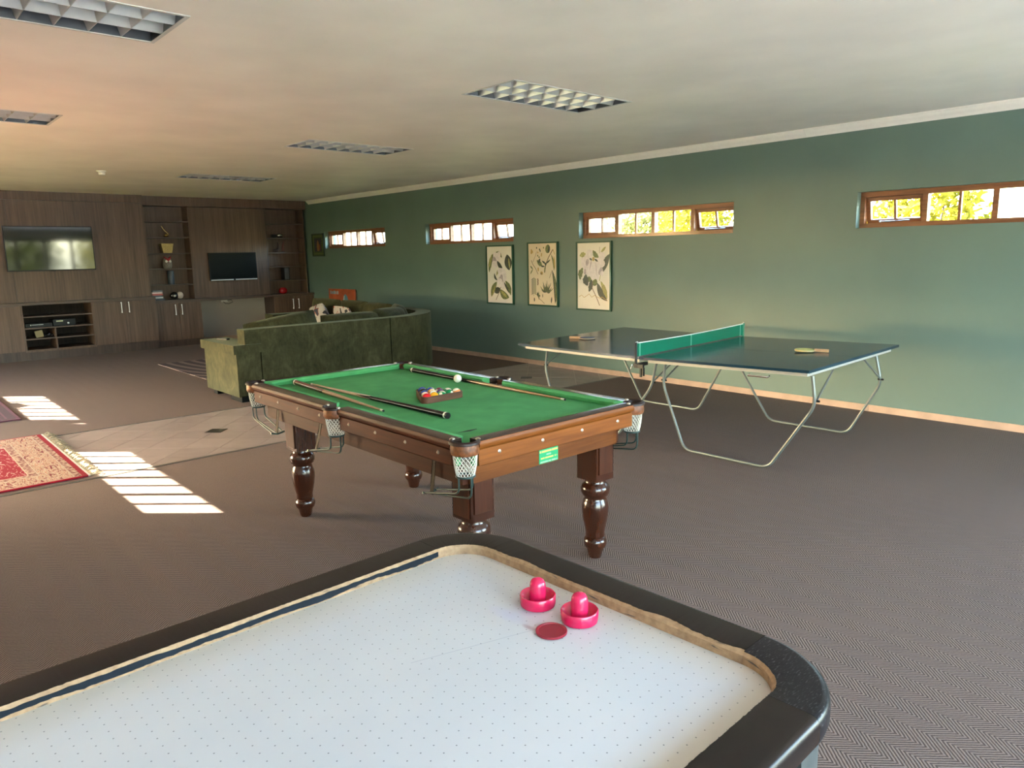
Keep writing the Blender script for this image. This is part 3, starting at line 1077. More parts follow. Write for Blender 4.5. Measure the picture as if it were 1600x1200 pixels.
# --- equipment in the media shelf
MX = 0.28
t = thing('disc_player', 'flat black disc player on the left of the middle media shelf', 'player', (MX, -4.99, 0.533))
rbox('casing', -0.13, 0.13, -0.19, 0.19, 0.006, 0.062, BLACKP, t, bevel=0.003)
rbox('tray_front', 0.13, 0.134, -0.1, 0.06, 0.038, 0.043, STEEL, t)
rbox('power_key', 0.13, 0.135, -0.125, -0.112, 0.032, 0.045, STEEL, t)
rbox('foot', -0.1, 0.1, -0.17, 0.17, 0, 0.006, BLACKP, t)
t = thing('receiver', 'black receiver with a pale display, right of the disc player', 'receiver', (MX, -4.62, 0.533))
rbox('casing', -0.15, 0.14, -0.165, 0.165, 0.008, 0.11, BLACKP, t, bevel=0.004)
rbox('display', 0.139, 0.143, -0.12, -0.02, 0.07, 0.092, plain('display_pale', (0.45, 0.47, 0.3), 0.4), t)
b = MB()
b.lathe([(0.016, 0), (0.016, 0.018), (0.013, 0.02)], 16, M=Matrix.Translation((0.14, 0.055, 0.04)) @ Matrix.Rotation(PI / 2, 4, 'Y'))
b.build('volume_knob', STEEL, t, smooth=40)
rbox('foot', -0.12, 0.11, -0.14, 0.14, 0, 0.008, BLACKP, t)
b = MB()
b.tube([(0.12, -4.86, 0.9), (0.2, -4.865, 0.84), (0.26, -4.84, 0.78), (0.24, -4.8, 0.725), (0.2, -4.75, 0.735), (0.05, -4.7, 0.74)], 0.005, 8)
tag(b.build('black_cable', BLACKP, smooth=60), 'black cable hanging in the top compartment of the media shelf', 'cable')
t = thing('beige_box', 'beige box leaning in the lower left media compartment', 'box', (MX + 0.04, -4.985, 0.356))
b = MB()
b.box(-0.03, 0.03, -0.055, 0.055, 0.006, 0.116, Matrix.Rotation(0.16, 4, 'X'))
b.build('carton', plain('beige_card', (0.36, 0.29, 0.15), 0.7), t, bevel=0.003)
t = thing('games_controller', 'black games controller beside the beige box in the media shelf', 'controller', (MX + 0.05, -4.855, 0.356))
b = MB()
b.sphere((0, 0, 0.032), 0.032, 12, (1.2, 1.5, 0.8))
b.sphere((0.01, -0.05, 0.026), 0.026, 12, (1.5, 1, 1))
b.sphere((0.01, 0.05, 0.026), 0.026, 12, (1.5, 1, 1))
b.build('body', BLACKP, t, smooth=60)
b = MB()
b.sphere((0.03, 0.005, 0.052), 0.009, 8)
b.build('button', plain('lilac_button', (0.3, 0.28, 0.45), 0.3), t, smooth=60)
t = thing('wall_plug', 'white plug with a black lead under the desk', 'plug', (FX + 0.001, -1.7, 0.765))
rbox('plate', 0, 0.012, -0.075, 0.06, -0.02, 0.02, OWLW, t, bevel=0.003)
b = MB()
b.tube([(0.012, 0.05, 0.01), (0.05, 0.12, 0.02), (0.05, 0.14, -0.03), (0.04, 0.06, -0.06), (0.03, 0.0, -0.05), (0.012, -0.03, -0.01)], 0.005, 8)
b.build('lead', BLACKP, t, smooth=60)
struct(rbox('baseboard_far', FX, FX + 0.012, -2.335, -0.885, 0, 0.07, SKIRT_M))

# ------------------------------------------------------------------ pictures on the sage wall
GREENF = plain('green_frame', (0.008, 0.06, 0.03), 0.35, coat=0.4)
PAPER = plain('print_paper', (0.72, 0.67, 0.60), 0.3, var=0.05, scale=3)
PAPER2 = plain('print_paper_buff', (0.66, 0.55, 0.40), 0.3, var=0.06, scale=3)
INK = [plain('ink_dark_leaf', (0.035, 0.045, 0.03), 0.35, var=0.4, scale=40), plain('ink_mid_leaf', (0.12, 0.14, 0.045), 0.35, var=0.5, scale=40),
       plain('ink_petal', (0.70, 0.62, 0.62), 0.35, var=0.12, scale=25), plain('ink_mauve', (0.42, 0.34, 0.36), 0.35, var=0.25, scale=30),
       plain('ink_stem', (0.14, 0.085, 0.05), 0.4), plain('ink_ochre', (0.42, 0.27, 0.08), 0.4), plain('ink_yellow_leaf', (0.30, 0.28, 0.09), 0.35, var=0.4, scale=40)]


def picture(label, x0, x1, z0, z1, paper, art):
    w, h = x1 - x0, z1 - z0
    t = thing('framed_print', label, 'picture', ((x0 + x1) / 2, 0.0, (z0 + z1) / 2), 0, 'botanical prints below the windows')
    b = MB()
    fw, fd = 0.02, 0.032
    b.box(-w / 2, w / 2, -fd, -0.001, h / 2 - fw, h / 2)
    b.box(-w / 2, w / 2, -fd, -0.001, -h / 2, -h / 2 + fw)
    b.box(-w / 2, -w / 2 + fw, -fd, -0.001, -h / 2 + fw, h / 2 - fw)
    b.box(w / 2 - fw, w / 2, -fd, -0.001, -h / 2 + fw, h / 2 - fw)
    b.build('frame', GREENF, t, bevel=0.002)
    rbox('paper', -w / 2 + fw, w / 2 - fw, -0.02, -0.004, -h / 2 + fw, h / 2 - fw, paper, t)
    b = MB()
    st = [0]

    def P(u, v):
        return Vector(((u - 0.5) * (w - 2 * fw), -0.0203 - 0.00003 * st[0], (0.5 - v) * (h - 2 * fw)))

    def leaf(u0, v0, u1, v1, wid, m, bend=0.0, n=9, lobe=0.0):
        """A pointed leaf from (u0,v0) to (u1,v1) in picture fractions."""
        st[0] += 1
        b.cur = m
        ax = Vector(((u1 - u0) * w, (v1 - v0) * h))
        L = ax.length
        ax.normalize()
        nx = Vector((-ax.y, ax.x))
        top, bot = [], []
        for i in range(n + 1):
            s = i / n
            k = math.sin(PI * s) ** 0.8 * wid * (1 + lobe * math.sin(s * 22))
            c = Vector((u0 * w, v0 * h)) + ax * L * s + nx * bend * math.sin(PI * s)
            top.append(c + nx * k)
            bot.append(c - nx * k)
        pts = top[:-1] + bot[1:][::-1]
        b.poly([P(p.x / w, p.y / h) for p in pts])

    def blob(u, v, ru, rv, m, rot=0.0, n=16, wav=0.0, k=3):
        st[0] += 1
        b.cur = m
        pts = []
        for i in range(n):
            a = 2 * PI * i / n
            r = 1 + wav * math.sin(k * a + u * 9)
            x, y = ru * r * math.cos(a), rv * r * math.sin(a)
            pts.append(P(u + (x * math.cos(rot) - y * math.sin(rot)) / w, v + (x * math.sin(rot) + y * math.cos(rot)) / h))
        b.poly(pts)

    def stem(pts, wid, m):
        for i in range(len(pts) - 1):
            st[0] += 1
            b.cur = m
            a, c = Vector((pts[i][0] * w, pts[i][1] * h)), Vector((pts[i + 1][0] * w, pts[i + 1][1] * h))
            dd = (c - a).normalized()
            nx = Vector((-dd.y, dd.x)) * wid
            b.poly([P(q.x / w, q.y / h) for q in (a + nx, c + nx, c - nx, a - nx)])

    art(leaf, blob, stem)
    b.build('printed_plant', INK, t, recalc=False)
    return t


def art1(leaf, blob, stem):
    leaf(0.80, 0.14, 0.88, 0.42, 0.085, 0, 0.0)
    leaf(0.86, 0.2, 0.9, 0.40, 0.02, 6)
    leaf(0.25, 0.12, 0.07, 0.46, 0.04, 1, 0.02, lobe=0.1)
    leaf(0.2, 0.13, 0.06, 0.38, 0.022, 6)
    leaf(0.35, 0.10, 0.6, 0.2, 0.03, 1, -0.03)
    blob(0.38, 0.17, 0.085, 0.06, 2, 0.4, wav=0.12)
    blob(0.30, 0.25, 0.07, 0.05, 3, 0.9, wav=0.1)
    blob(0.47, 0.16, 0.05, 0.07, 2, 0.2, wav=0.1)
    blob(0.33, 0.31, 0.08, 0.055, 2, 0.0, wav=0.15)
    leaf(0.40, 0.25, 0.62, 0.40, 0.035, 0, 0.01)
    leaf(0.47, 0.38, 0.36, 0.52, 0.02, 6)
    blob(0.58, 0.47, 0.1, 0.085, 2, 0.7, wav=0.15)
    blob(0.66, 0.53, 0.07, 0.09, 2, 0.2, wav=0.12)
    blob(0.55, 0.58, 0.055, 0.07, 3, 0.0, wav=0.2)
    blob(0.48, 0.62, 0.07, 0.055, 2, 0.3, wav=0.15)
    blob(0.60, 0.69, 0.07, 0.055, 2, 0.1, wav=0.2)
    leaf(0.28, 0.47, 0.40, 0.6, 0.022, 0, 0.02)
    leaf(0.72, 0.6, 0.93, 0.86, 0.045, 1, -0.02, lobe=0.08)
    leaf(0.66, 0.62, 0.86, 0.82, 0.02, 0)
    leaf(0.38, 0.62, 0.14, 0.9, 0.05, 1, 0.02)
    leaf(0.33, 0.68, 0.17, 0.88, 0.018, 6)
    leaf(0.48, 0.76, 0.86, 0.9, 0.06, 1, 0.03)
    leaf(0.52, 0.78, 0.78, 0.9, 0.025, 6)
    leaf(0.5, 0.74, 0.28, 0.82, 0.05, 0)
    stem([(0.53, 0.72), (0.44, 0.84), (0.33, 0.95)], 0.006, 4)


def art2(leaf, blob, stem):
    blob(0.69, 0.09, 0.05, 0.062, 1, 0.2)
    blob(0.73, 0.1, 0.02, 0.05, 0, 0.2)
    stem([(0.87, 0.1), (0.72, 0.22), (0.62, 0.33), (0.58, 0.47)], 0.007, 4)
    stem([(0.87, 0.1), (0.93, 0.18)], 0.006, 5)
    leaf(0.8, 0.17, 0.9, 0.45, 0.016, 1, -0.02)
    leaf(0.9, 0.2, 0.93, 0.42, 0.016, 5, 0)
    leaf(0.62, 0.33, 0.78, 0.26, 0.012, 0)
    leaf(0.62, 0.33, 0.48, 0.28, 0.014, 0)
    leaf(0.61, 0.34, 0.56, 0.48, 0.012, 1)
    blob(0.61, 0.335, 0.02, 0.02, 0)
    for k in range(9):
        blob(0.30 + 0.035 * k * (1 if k % 2 else 0.6), 0.07 + 0.025 * ((k * 5) % 7), 0.012, 0.014, (0, 1, 5)[k % 3])
    stem([(0.16, 0.3), (0.25, 0.2), (0.3, 0.13)], 0.003, 4)
    leaf(0.3, 0.27, 0.5, 0.37, 0.035, 1, 0, lobe=0.15)
    leaf(0.42, 0.24, 0.36, 0.32, 0.02, 0)
    leaf(0.45, 0.37, 0.58, 0.37, 0.012, 0)
    blob(0.12, 0.13, 0.025, 0.035, 5, wav=0.2)
    stem([(0.1, 0.27), (0.16, 0.34), (0.26, 0.41), (0.34, 0.5)], 0.005, 4)
    leaf(0.06, 0.36, 0.16, 0.42, 0.012, 1)
    leaf(0.16, 0.41, 0.06, 0.5, 0.01, 1)
    blob(0.47, 0.48, 0.03, 0.025, 5, 0.4)
    blob(0.45, 0.49, 0.014, 0.014, 4)
    blob(0.35, 0.42, 0.016, 0.03, 5)
    leaf(0.84, 0.43, 0.93, 0.98, 0.034, 0, -0.035)
    leaf(0.88, 0.48, 0.96, 0.96, 0.018, 1, -0.02)
    stem([(0.84, 0.43), (0.74, 0.56)], 0.004, 4)
    for k in range(15):
        a = math.radians(200 + k * 10.5)
        L = 0.24 * (0.75 + 0.25 * math.sin(k * 2.1))
        leaf(0.64, 0.79, 0.64 + L * 1.15 * math.cos(a), 0.79 + L * 0.85 * math.sin(a), 0.008, (0, 1)[k % 2], 0.02 * math.cos(a))
    for k in range(9):
        leaf(0.19, 0.56 + 0.03 * k, 0.09, 0.6 + 0.03 * k, 0.007, 0)
        leaf(0.19, 0.56 + 0.03 * k, 0.28, 0.6 + 0.03 * k, 0.007, 1)
    stem([(0.19, 0.55), (0.18, 0.86)], 0.003, 4)
    for k in range(5):
        blob(0.33 + 0.01 * (k % 2), 0.58 + 0.022 * k, 0.014, 0.01, 4)
    leaf(0.28, 0.83, 0.42, 0.86, 0.018, 0)
    leaf(0.3, 0.79, 0.38, 0.9, 0.018, 0)
    leaf(0.36, 0.78, 0.36, 0.92, 0.012, 1)
    stem([(0.36, 0.9), (0.46, 0.93), (0.56, 0.98)], 0.004, 4)
    leaf(0.82, 0.86, 0.8, 0.97, 0.014, 0)
    blob(0.2, 0.92, 0.012, 0.03, 0)
    blob(0.5, 0.85, 0.008, 0.026, 0)


def art3(leaf, blob, stem):
    leaf(0.98, 0.17, 0.76, 0.45, 0.05, 0, 0.01)
    blob(0.28, 0.29, 0.115, 0.085, 2, 0.5, wav=0.1)
    blob(0.31, 0.29, 0.03, 0.05, 3, 0.3)
    blob(0.38, 0.17, 0.06, 0.07, 2, 0.3, wav=0.1)
    leaf(0.26, 0.16, 0.07, 0.19, 0.035, 6, 0.0, lobe=0.2)
    leaf(0.48, 0.11, 0.66, 0.22, 0.035, 1, 0.015, lobe=0.12)
    leaf(0.72, 0.15, 0.88, 0.06, 0.018, 6)
    stem([(0.69, 0.2), (0.69, 0.06)], 0.003, 4)
    blob(0.76, 0.2, 0.06, 0.055, 2, 0.5)
    blob(0.68, 0.31, 0.1, 0.075, 2, -0.3, wav=0.1)
    blob(0.30, 0.42, 0.07, 0.065, 2, 0.4, wav=0.15)
    blob(0.24, 0.43, 0.02, 0.04, 3)
    blob(0.52, 0.43, 0.105, 0.13, 2, -0.35, wav=0.06)
    leaf(0.45, 0.23, 0.38, 0.42, 0.008, 3)
    leaf(0.57, 0.28, 0.6, 0.5, 0.006, 3)
    blob(0.73, 0.43, 0.045, 0.055, 3, 0.2, wav=0.15)
    blob(0.76, 0.46, 0.03, 0.035, 2, 0.2)
    blob(0.5, 0.24, 0.022, 0.03, 5, 0.2)
    leaf(0.53, 0.24, 0.64, 0.28, 0.014, 0)
    leaf(0.38, 0.23, 0.46, 0.26, 0.014, 0)
    leaf(0.17, 0.37, 0.08, 0.56, 0.042, 1, 0.02, lobe=0.2)
    leaf(0.26, 0.47, 0.32, 0.65, 0.055, 0, 0.02, lobe=0.15)
    leaf(0.35, 0.5, 0.42, 0.6, 0.03, 1, 0)
    leaf(0.45, 0.55, 0.36, 0.74, 0.04, 0, -0.01, lobe=0.15)
    leaf(0.48, 0.57, 0.62, 0.62, 0.05, 1)
    leaf(0.62, 0.6, 0.92, 0.87, 0.05, 0, 0.03)
    leaf(0.72, 0.57, 0.92, 0.84, 0.035, 6, -0.01, lobe=0.1)
    stem([(0.72, 0.48), (0.68, 0.57)], 0.005, 6)
    stem([(0.47, 0.58), (0.46, 0.68), (0.56, 0.78), (0.63, 0.86), (0.69, 0.94)], 0.006, 4)
    v = [0.82, 0.79, 0.83, 0.8, 0.77, 0.82, 0.79, 0.81, 0.83, 0.81, 0.84, 0.86]
    stem([(0.05 + 0.08 * i, q) for i, q in enumerate(v)], 0.0035, 5)


picture('tall botanical print of pale mauve flowers, leftmost of three in green frames', 6.105, 6.712, 0.842, 1.712, PAPER, art1)
picture('tall buff botanical print with many small plant studies, middle of the three', 7.02, 7.625, 0.846, 1.736, PAPER2, art2)
picture('tall magnolia botanical print with a water stain, nearest the table tennis table', 7.97, 8.575, 0.826, 1.722, PAPER, art3)
t = thing('small_picture', 'small framed picture with a green patterned border in the far corner', 'picture', (0.755, 0.0, 1.836))
b = MB()
for q in ((-0.245, 0.245, 0.21, 0.228), (-0.245, 0.245, -0.228, -0.21), (-0.245, -0.227, -0.21, 0.21), (0.227, 0.245, -0.21, 0.21)):
    b.box(q[0], q[1], -0.025, -0.001, q[2], q[3])
b.build('frame', plain('dark_frame', (0.015, 0.03, 0.02), 0.5), t)
rbox('mount', -0.227, 0.227, -0.014, -0.002, -0.21, 0.21, plain('mount_green', (0.055, 0.09, 0.03), 0.6), t)
b = MB()
for i in range(9):
    for s in (-1, 1):
        b.box(-0.19 + 0.0475 * i - 0.013, -0.19 + 0.0475 * i + 0.013, -0.0155, -0.014, s * 0.175 - 0.011, s * 0.175 + 0.011)
        b.box(s * 0.19 - 0.014, s * 0.19 + 0.014, -0.0155, -0.014, -0.14 + 0.035 * i - 0.009, -0.14 + 0.035 * i + 0.009)
b.build('border_pattern', plain('border_ochre', (0.16, 0.17, 0.05), 0.6), t)
rbox('painting', -0.15, 0.15, -0.017, -0.014, -0.135, 0.135, plain('painting_dark', (0.02, 0.018, 0.03), 0.5), t)
b = MB()
b.prism([(-0.03, -0.12), (0.05, -0.12), (0.06, -0.02), (0.03, 0.06), (0.0, 0.1), (-0.03, 0.05), (-0.05, -0.03)], 0, 0.002, Matrix.Translation((0, -0.017, 0)) @ Matrix.Rotation(PI / 2, 4, 'X'))
b.build('painted_figure', plain('painting_figure', (0.30, 0.13, 0.04), 0.5), t)
b = MB()
b.prism([(0.06, -0.11), (0.1, -0.09), (0.09, 0.02), (0.06, 0.0)], 0, 0.002, Matrix.Translation((0, -0.017, 0)) @ Matrix.Rotation(PI / 2, 4, 'X'))
b.build('painted_cloth', plain('painting_red', (0.22, 0.02, 0.02), 0.5), t)
ORNG = plain('orange_board', (0.36, 0.075, 0.028), 0.5, var=0.25, scale=7)
t = thing('orange_canvas', 'orange painted canvas with a pale blue figure, leaning on the sage wall behind the sofa', 'canvas', (1.66, -0.03, 0.0))
b = MB()
b.box(-0.49, 0.53, -0.03, 0.0, 0.2, 0.965)
b.build('board', ORNG, t, bevel=0.003)
b = MB()
for k, (a, c) in enumerate(((-0.42, -0.385), (-0.36, -0.31), (-0.29, -0.22), (-0.2, -0.165), (-0.14, -0.1))):
    b.box(a, c, -0.032, -0.03, 0.86, 0.925 - 0.012 * (k % 2))
b.build('lettering', plain('pale_blue_paint', (0.22, 0.35, 0.42), 0.5), t)
b = MB()
b.prism([(0.06, 0.5), (0.3, 0.5), (0.29, 0.72), (0.25, 0.82), (0.18, 0.87), (0.11, 0.84), (0.07, 0.74)], 0, 0.002, Matrix.Translation((0, -0.03, 0)) @ Matrix.Rotation(PI / 2, 4, 'X'))
b.build('painted_figure', plain('blue_paint', (0.09, 0.22, 0.28), 0.5), t)
b = MB()
b.prism([(0.07, 0.5), (0.13, 0.5), (0.12, 0.7), (0.15, 0.84), (0.11, 0.83), (0.08, 0.74)], 0.002, 0.003, Matrix.Translation((0, -0.03, 0)) @ Matrix.Rotation(PI / 2, 4, 'X'))
b.build('painted_highlight', plain('white_paint', (0.5, 0.5, 0.48), 0.5), t)
rbox('foot_stand', -0.3, 0.3, -0.03, 0.0, 0.0, 0.2, DEER, t)

# ------------------------------------------------------------------ sofa
def pillow(w, h, d, n=10, pw=2.6):
    """A stuffed cushion, w wide (x), h tall (z), d thick (y), standing on z=0."""
    b = MB()
    grid = {}
    for side in (1, -1):
        for i in range(n + 1):
            for j in range(n + 1):
                u, v = -1 + 2 * i / n, -1 + 2 * j / n
                edge = i in (0, n) or j in (0, n)
                key = (i, j, 0 if edge else side)
                if key in grid:
                    continue
                th = (max(0.0, 1 - abs(u) ** pw) * max(0.0, 1 - abs(v) ** pw)) ** 0.45
                pinch = 1 - 0.055 * (u * u * v * v) - 0.03 * (1 - v * v) * (abs(u) ** 4)
                x = u * w / 2 * (1 - 0.05 * v * v * 0)
                z = (v * pinch + 1) * h / 2
                wob = 0.012 * noise.noise(Vector((u * 2 + w * 7, v * 2, side * 3)))
                grid[key] = b.bm.verts.new((x * pinch, side * th * d / 2 + wob * (0 if edge else 1), z))
    for side in (1, -1):
        for i in range(n):
            for j in range(n):
                q = []
                for a, c in ((i, j), (i + 1, j), (i + 1, j + 1), (i, j + 1)):
                    e = a in (0, n) or c in (0, n)
                    q.append(grid[(a, c, 0 if e else side)])
                b.bm.faces.new(q if side > 0 else q[::-1])
    return b


def softbox(name, x0, x1, y0, y1, z0, z1, parent, bev=0.05, seg=4, mat=None, label=None):
    return rbox(name, x0, x1, y0, y1, z0, z1, mat or VELVET, parent, bevel=bev, seg=seg, label=label)


SC = Vector((5.5, -2.18, 0))
sofa = thing('sectional_sofa', 'olive green velvet corner sofa with its back to the pool table', 'sofa', SC)
ox, oy = SC.x, SC.y


def L(x0, x1, y0, y1):
    return x0 - ox, x1 - ox, y0 - oy, y1 - oy


softbox('seat_base', *L(5.76, 6.53, -3.9, -2.185), 0.07, 0.30, sofa, 0.02, 2)
b = MB()
b.box(*L(6.53, 6.74, -3.897, -2.185), 0.07, 0.808)
b.build('backrest', VELVET, sofa, bevel=0.028, seg=3, smooth=40)
b = MB()
b.box(*L(6.535, 6.735, -4.075, -3.895), 0.6, 0.806)
b.build('backrest', VELVET, sofa, bevel=0.028, seg=3, smooth=40)
softbox('armrest', *L(5.76, 6.74, -4.185, -3.909), 0.06, 0.57, sofa, 0.02, 2)
softbox('arm_pad', *L(5.735, 6.755, -4.215, -3.895), 0.545, 0.645, sofa, 0.045, 4)


def sector(r0, r1, a0, a1, z0, z1, n=14):
    b = MB()
    pts = arc(0, 0, r1, a0, a1, n) + arc(0, 0, r0, a1, a0, n)
    b.prism(pts, z0, z1)
    return b


b = sector(1.03, 1.24, 0.4, 89.6, 0.07, 0.808, 18)
b.build('corner_back', VELVET, sofa, bevel=0.024, seg=3, smooth=40)
b = sector(0.34, 1.03, 0.4, 89.6, 0.07, 0.30)
b.build('corner_base', VELVET, sofa, bevel=0.015, smooth=40)
b = sector(0.33, 1.02, 1, 89, 0.30, 0.46)
b.build('corner_seat_cushion', VELVET, sofa, bevel=0.04, seg=3, smooth=40)
softbox('seat_base', *L(2.78, 5.495, -1.94, -1.15), 0.07, 0.30, sofa, 0.02, 2)
b = MB()
b.box(*L(2.78, 5.495, -1.15, -0.94), 0.07, 0.808)
b.build('backrest', VELVET, sofa, bevel=0.028, seg=3, smooth=40)
softbox('armrest', *L(2.48, 2.777, -1.96, -0.94), 0.06, 0.57, sofa, 0.02, 2)
softbox('arm_pad', *L(2.46, 2.79, -1.98, -0.92), 0.545, 0.645, sofa, 0.045, 4)
for y0, y1 in ((-3.895, -3.045), (-3.035, -2.19)):
    softbox('seat_cushion', *L(5.74, 6.5, y0, y1), 0.30, 0.47, sofa, 0.045, 4)
for x0, x1 in ((2.79, 3.68), (3.69, 4.58), (4.59, 5.48)):
    softbox('seat_cushion', *L(x0, x1, -1.96, -1.17), 0.30, 0.47, sofa, 0.045, 4)


def back_cushion(x, y, z, w, h, d, rz, lean, roll=0.0):
    b = pillow(w, h, d)
    o = b.build('back_cushion', VELVET, sofa, loc=(x - ox, y - oy, z), smooth=60)
    o.rotation_euler = (lean, roll, rz)
    return o


back_cushion(6.36, -3.40, 0.46, 0.96, 0.45, 0.27, PI / 2, -0.16, -0.13)
back_cushion(6.38, -2.5, 0.445, 0.9, 0.44, 0.27, PI / 2, -0.16)
back_cushion(6.25, -1.83, 0.445, 0.74, 0.46, 0.26, PI / 2 + 0.42, -0.16, 0.02)
back_cushion(5.82, -1.39, 0.445, 0.72, 0.47, 0.26, PI / 2 + 1.08, -0.16)
back_cushion(5.12, -1.3, 0.445, 0.86, 0.46, 0.26, PI, -0.16)
back_cushion(4.5, -1.32, 0.445, 0.84, 0.475, 0.26, PI, -0.16)
back_cushion(3.55, -1.3, 0.445, 1.0, 0.475, 0.27, PI, -0.16)
FOOT = plain('sofa_foot', (0.005, 0.005, 0.005), 0.6, spec=0.08)
for x0, x1, y0, y1 in ((6.42, 6.74, -4.16, -3.92), (5.86, 5.98, -4.15, -4.02), (6.42, 6.7, -2.4, -2.22), (2.52, 2.64, -1.9, -1.78), (2.52, 2.64, -1.1, -0.98), (5.3, 5.45, -1.12, -0.98)):
    rbox('foot', *L(x0, x1, y0, y1), 0.0, 0.072, FOOT, sofa, bevel=0.006)
t = thing('remote_control', 'small black remote lying on the nearest sofa armrest', 'remote', (6.03, -4.05, 0.646), 0.4)
b = MB()
b.box(-0.08, 0.08, -0.022, 0.022, 0, 0.018)
b.build('casing', BLACKP, t, bevel=0.006, smooth=40)
b = MB()
for i in range(4):
    for j in (-1, 0, 1):
        b.box(-0.06 + 0.03 * i, -0.046 + 0.03 * i, j * 0.012 - 0.004, j * 0.012 + 0.004, 0.017, 0.02)
b.build('keys', plain('remote_keys', (0.2, 0.2, 0.2), 0.5), t)


def m_scatter(name, seed):
    m, nt, b = new_mat(name)
    v = MAPV(nt, OBJ(nt), (7, 7, 7), (seed, 0, seed * 2))
    n = N(nt, 'ShaderNodeTexNoise', {'Vector': v, 'Scale': 1.0, 'Detail': 1.0, 'Distortion': 1.2}).outputs[0]
    nt.links.new(RAMP(nt, n, [(0.0, (0.02, 0.02, 0.03)), (0.36, (0.42, 0.38, 0.34)), (0.62, (0.30, 0.07, 0.04)), (0.66, (0.03, 0.03, 0.05))], 'CONSTANT'), b.inputs['Base Color'])
    b.inputs['Roughness'].default_value = 0.8
    return m


for k, (x, lab) in enumerate(((3.82, 'patterned white scatter cushion in front of the dark back cushion at the sofa end'), (4.52, 'patterned white scatter cushion nearer the sofa corner'))):
    b = pillow(0.42, 0.4, 0.16)
    o = b.build('scatter_cushion', m_scatter('scatter_%d' % k, 3.1 + 2.7 * k), loc=(x, -1.55, 0.455), smooth=60)
    o.rotation_euler = (-0.3, 0.25 - 0.3 * k, PI + 0.1)
    tag(o, lab, 'cushion', 'patterned scatter cushions on the sofa')

# ------------------------------------------------------------------ rugs
def m_rug_persian():
    m, nt, b = new_mat('persian_rug')
    p = POS(nt)
    s = N(nt, 'ShaderNodeSeparateXYZ', {'Vector': p})
    dx = MATH(nt, 'MINIMUM', MATH(nt, 'SUBTRACT', s.outputs[0], RA[0]), MATH(nt, 'SUBTRACT', RA[1], s.outputs[0]))
    dy = MATH(nt, 'SUBTRACT', RA[3], s.outputs[1])
    ex = MATH(nt, 'MULTIPLY', MATH(nt, 'SUBTRACT', dx, 0.022), 0.82)
    d = MATH(nt, 'MINIMUM', MATH(nt, 'SUBTRACT', dy, 0.098), ex)
    na = N(nt, 'ShaderNodeTexNoise', {'Vector': MAPV(nt, p, (5, 17, 1), rot=(0, 0, 0.35)), 'Scale': 1.0, 'Detail': 2.0, 'Distortion': 2.6}).outputs[0]
    motif = RAMP(nt, na, [(0.0, (0.16, 0.03, 0.035)), (0.38, (0.34, 0.25, 0.175)), (0.47, (0.36, 0.14, 0.09)), (0.51, (0.38, 0.29, 0.21)), (0.60, (0.20, 0.05, 0.05)), (0.66, (0.34, 0.21, 0.13))], 'CONSTANT')
    nb = N(nt, 'ShaderNodeTexVoronoi', {'Vector': p, 'Scale': 34.0}).outputs[0]
    guard = RAMP(nt, nb, [(0.0, (0.11, 0.028, 0.03)), (0.34, (0.26, 0.13, 0.10)), (0.55, (0.36, 0.25, 0.18))], 'CONSTANT')
    nc = N(nt, 'ShaderNodeTexNoise', {'Vector': MAPV(nt, p, (5, 10, 1), (3, 1, 0), (0, 0, 0.5)), 'Scale': 1.0, 'Detail': 2.0, 'Distortion': 3.0}).outputs[0]
    field = RAMP(nt, nc, [(0.0, (0.40, 0.26, 0.22)), (0.36, (0.22, 0.005, 0.016)), (0.58, (0.36, 0.15, 0.14)), (0.63, (0.22, 0.005, 0.016)), (0.69, (0.42, 0.32, 0.26))], 'CONSTANT')

    def ge(v, e):
        return MATH(nt, 'GREATER_THAN', v, e)
    c = MIX(nt, ge(d, 0.0), guard, (0.36, 0.28, 0.21))
    c = MIX(nt, ge(d, 0.008), c, motif)
    c = MIX(nt, ge(d, 0.186), c, (0.36, 0.28, 0.21))
    c = MIX(nt, ge(d, 0.194), c, guard)
    c = MIX(nt, ge(d, 0.246), c, (0.42, 0.32, 0.23))
    c = MIX(nt, ge(d, 0.254), c, field)
    c = MIX(nt, ge(dx, 0.02), (0.28, 0.008, 0.02), c)
    c = MIX(nt, ge(dy, 0.052), (0.22, 0.005, 0.016), c)
    c = MIX(nt, ge(dy, 0.015), (0.5, 0.46, 0.4), c)
    nt.links.new(c, b.inputs['Base Color'])
    b.inputs['Roughness'].default_value = 0.9
    b.inputs['Specular IOR Level'].default_value = 0.15
    BUMP(nt, b, N(nt, 'ShaderNodeTexNoise', {'Vector': p, 'Scale': 200.0}).outputs[0], 0.3, 0.003)
    return m


RA = (6.865, 8.69, -8.55, -6.105)
t = thing('fringed_rug', 'red and cream patterned rug with a fringed end, lying across the tile strip', 'rug', (7.78, -7.33, 0.0))
b = MB()
b.box(RA[0] - 7.78, RA[1] - 7.78, RA[2] + 7.33, RA[3] + 7.33, 0.002, 0.013)
b.build('pile', m_rug_persian(), t, bevel=0.003)
rnd = random.Random(4)
FR = plain('fringe_cotton', (0.40, 0.335, 0.22), 0.9, var=0.4, scale=60)
b = MB()
k = 0
x = RA[0] + 0.005
while x < RA[1]:
    l = rnd.uniform(0.06, 0.1)
    dxx, dz = rnd.gauss(0, 0.025), rnd.uniform(0.006, 0.03)
    b.tube([(x - 7.78, RA[3] + 7.33 - 0.004, 0.008), (x - 7.78 + dxx * 0.5, RA[3] + 7.33 + l * 0.5, dz), (x - 7.78 + dxx, RA[3] + 7.33 + l, 0.005)], [0.0032, 0.004, 0.0022], 5)
    x += rnd.uniform(0.009, 0.017)
o = b.build('fringe', FR, t)
o['kind'] = 'stuff'


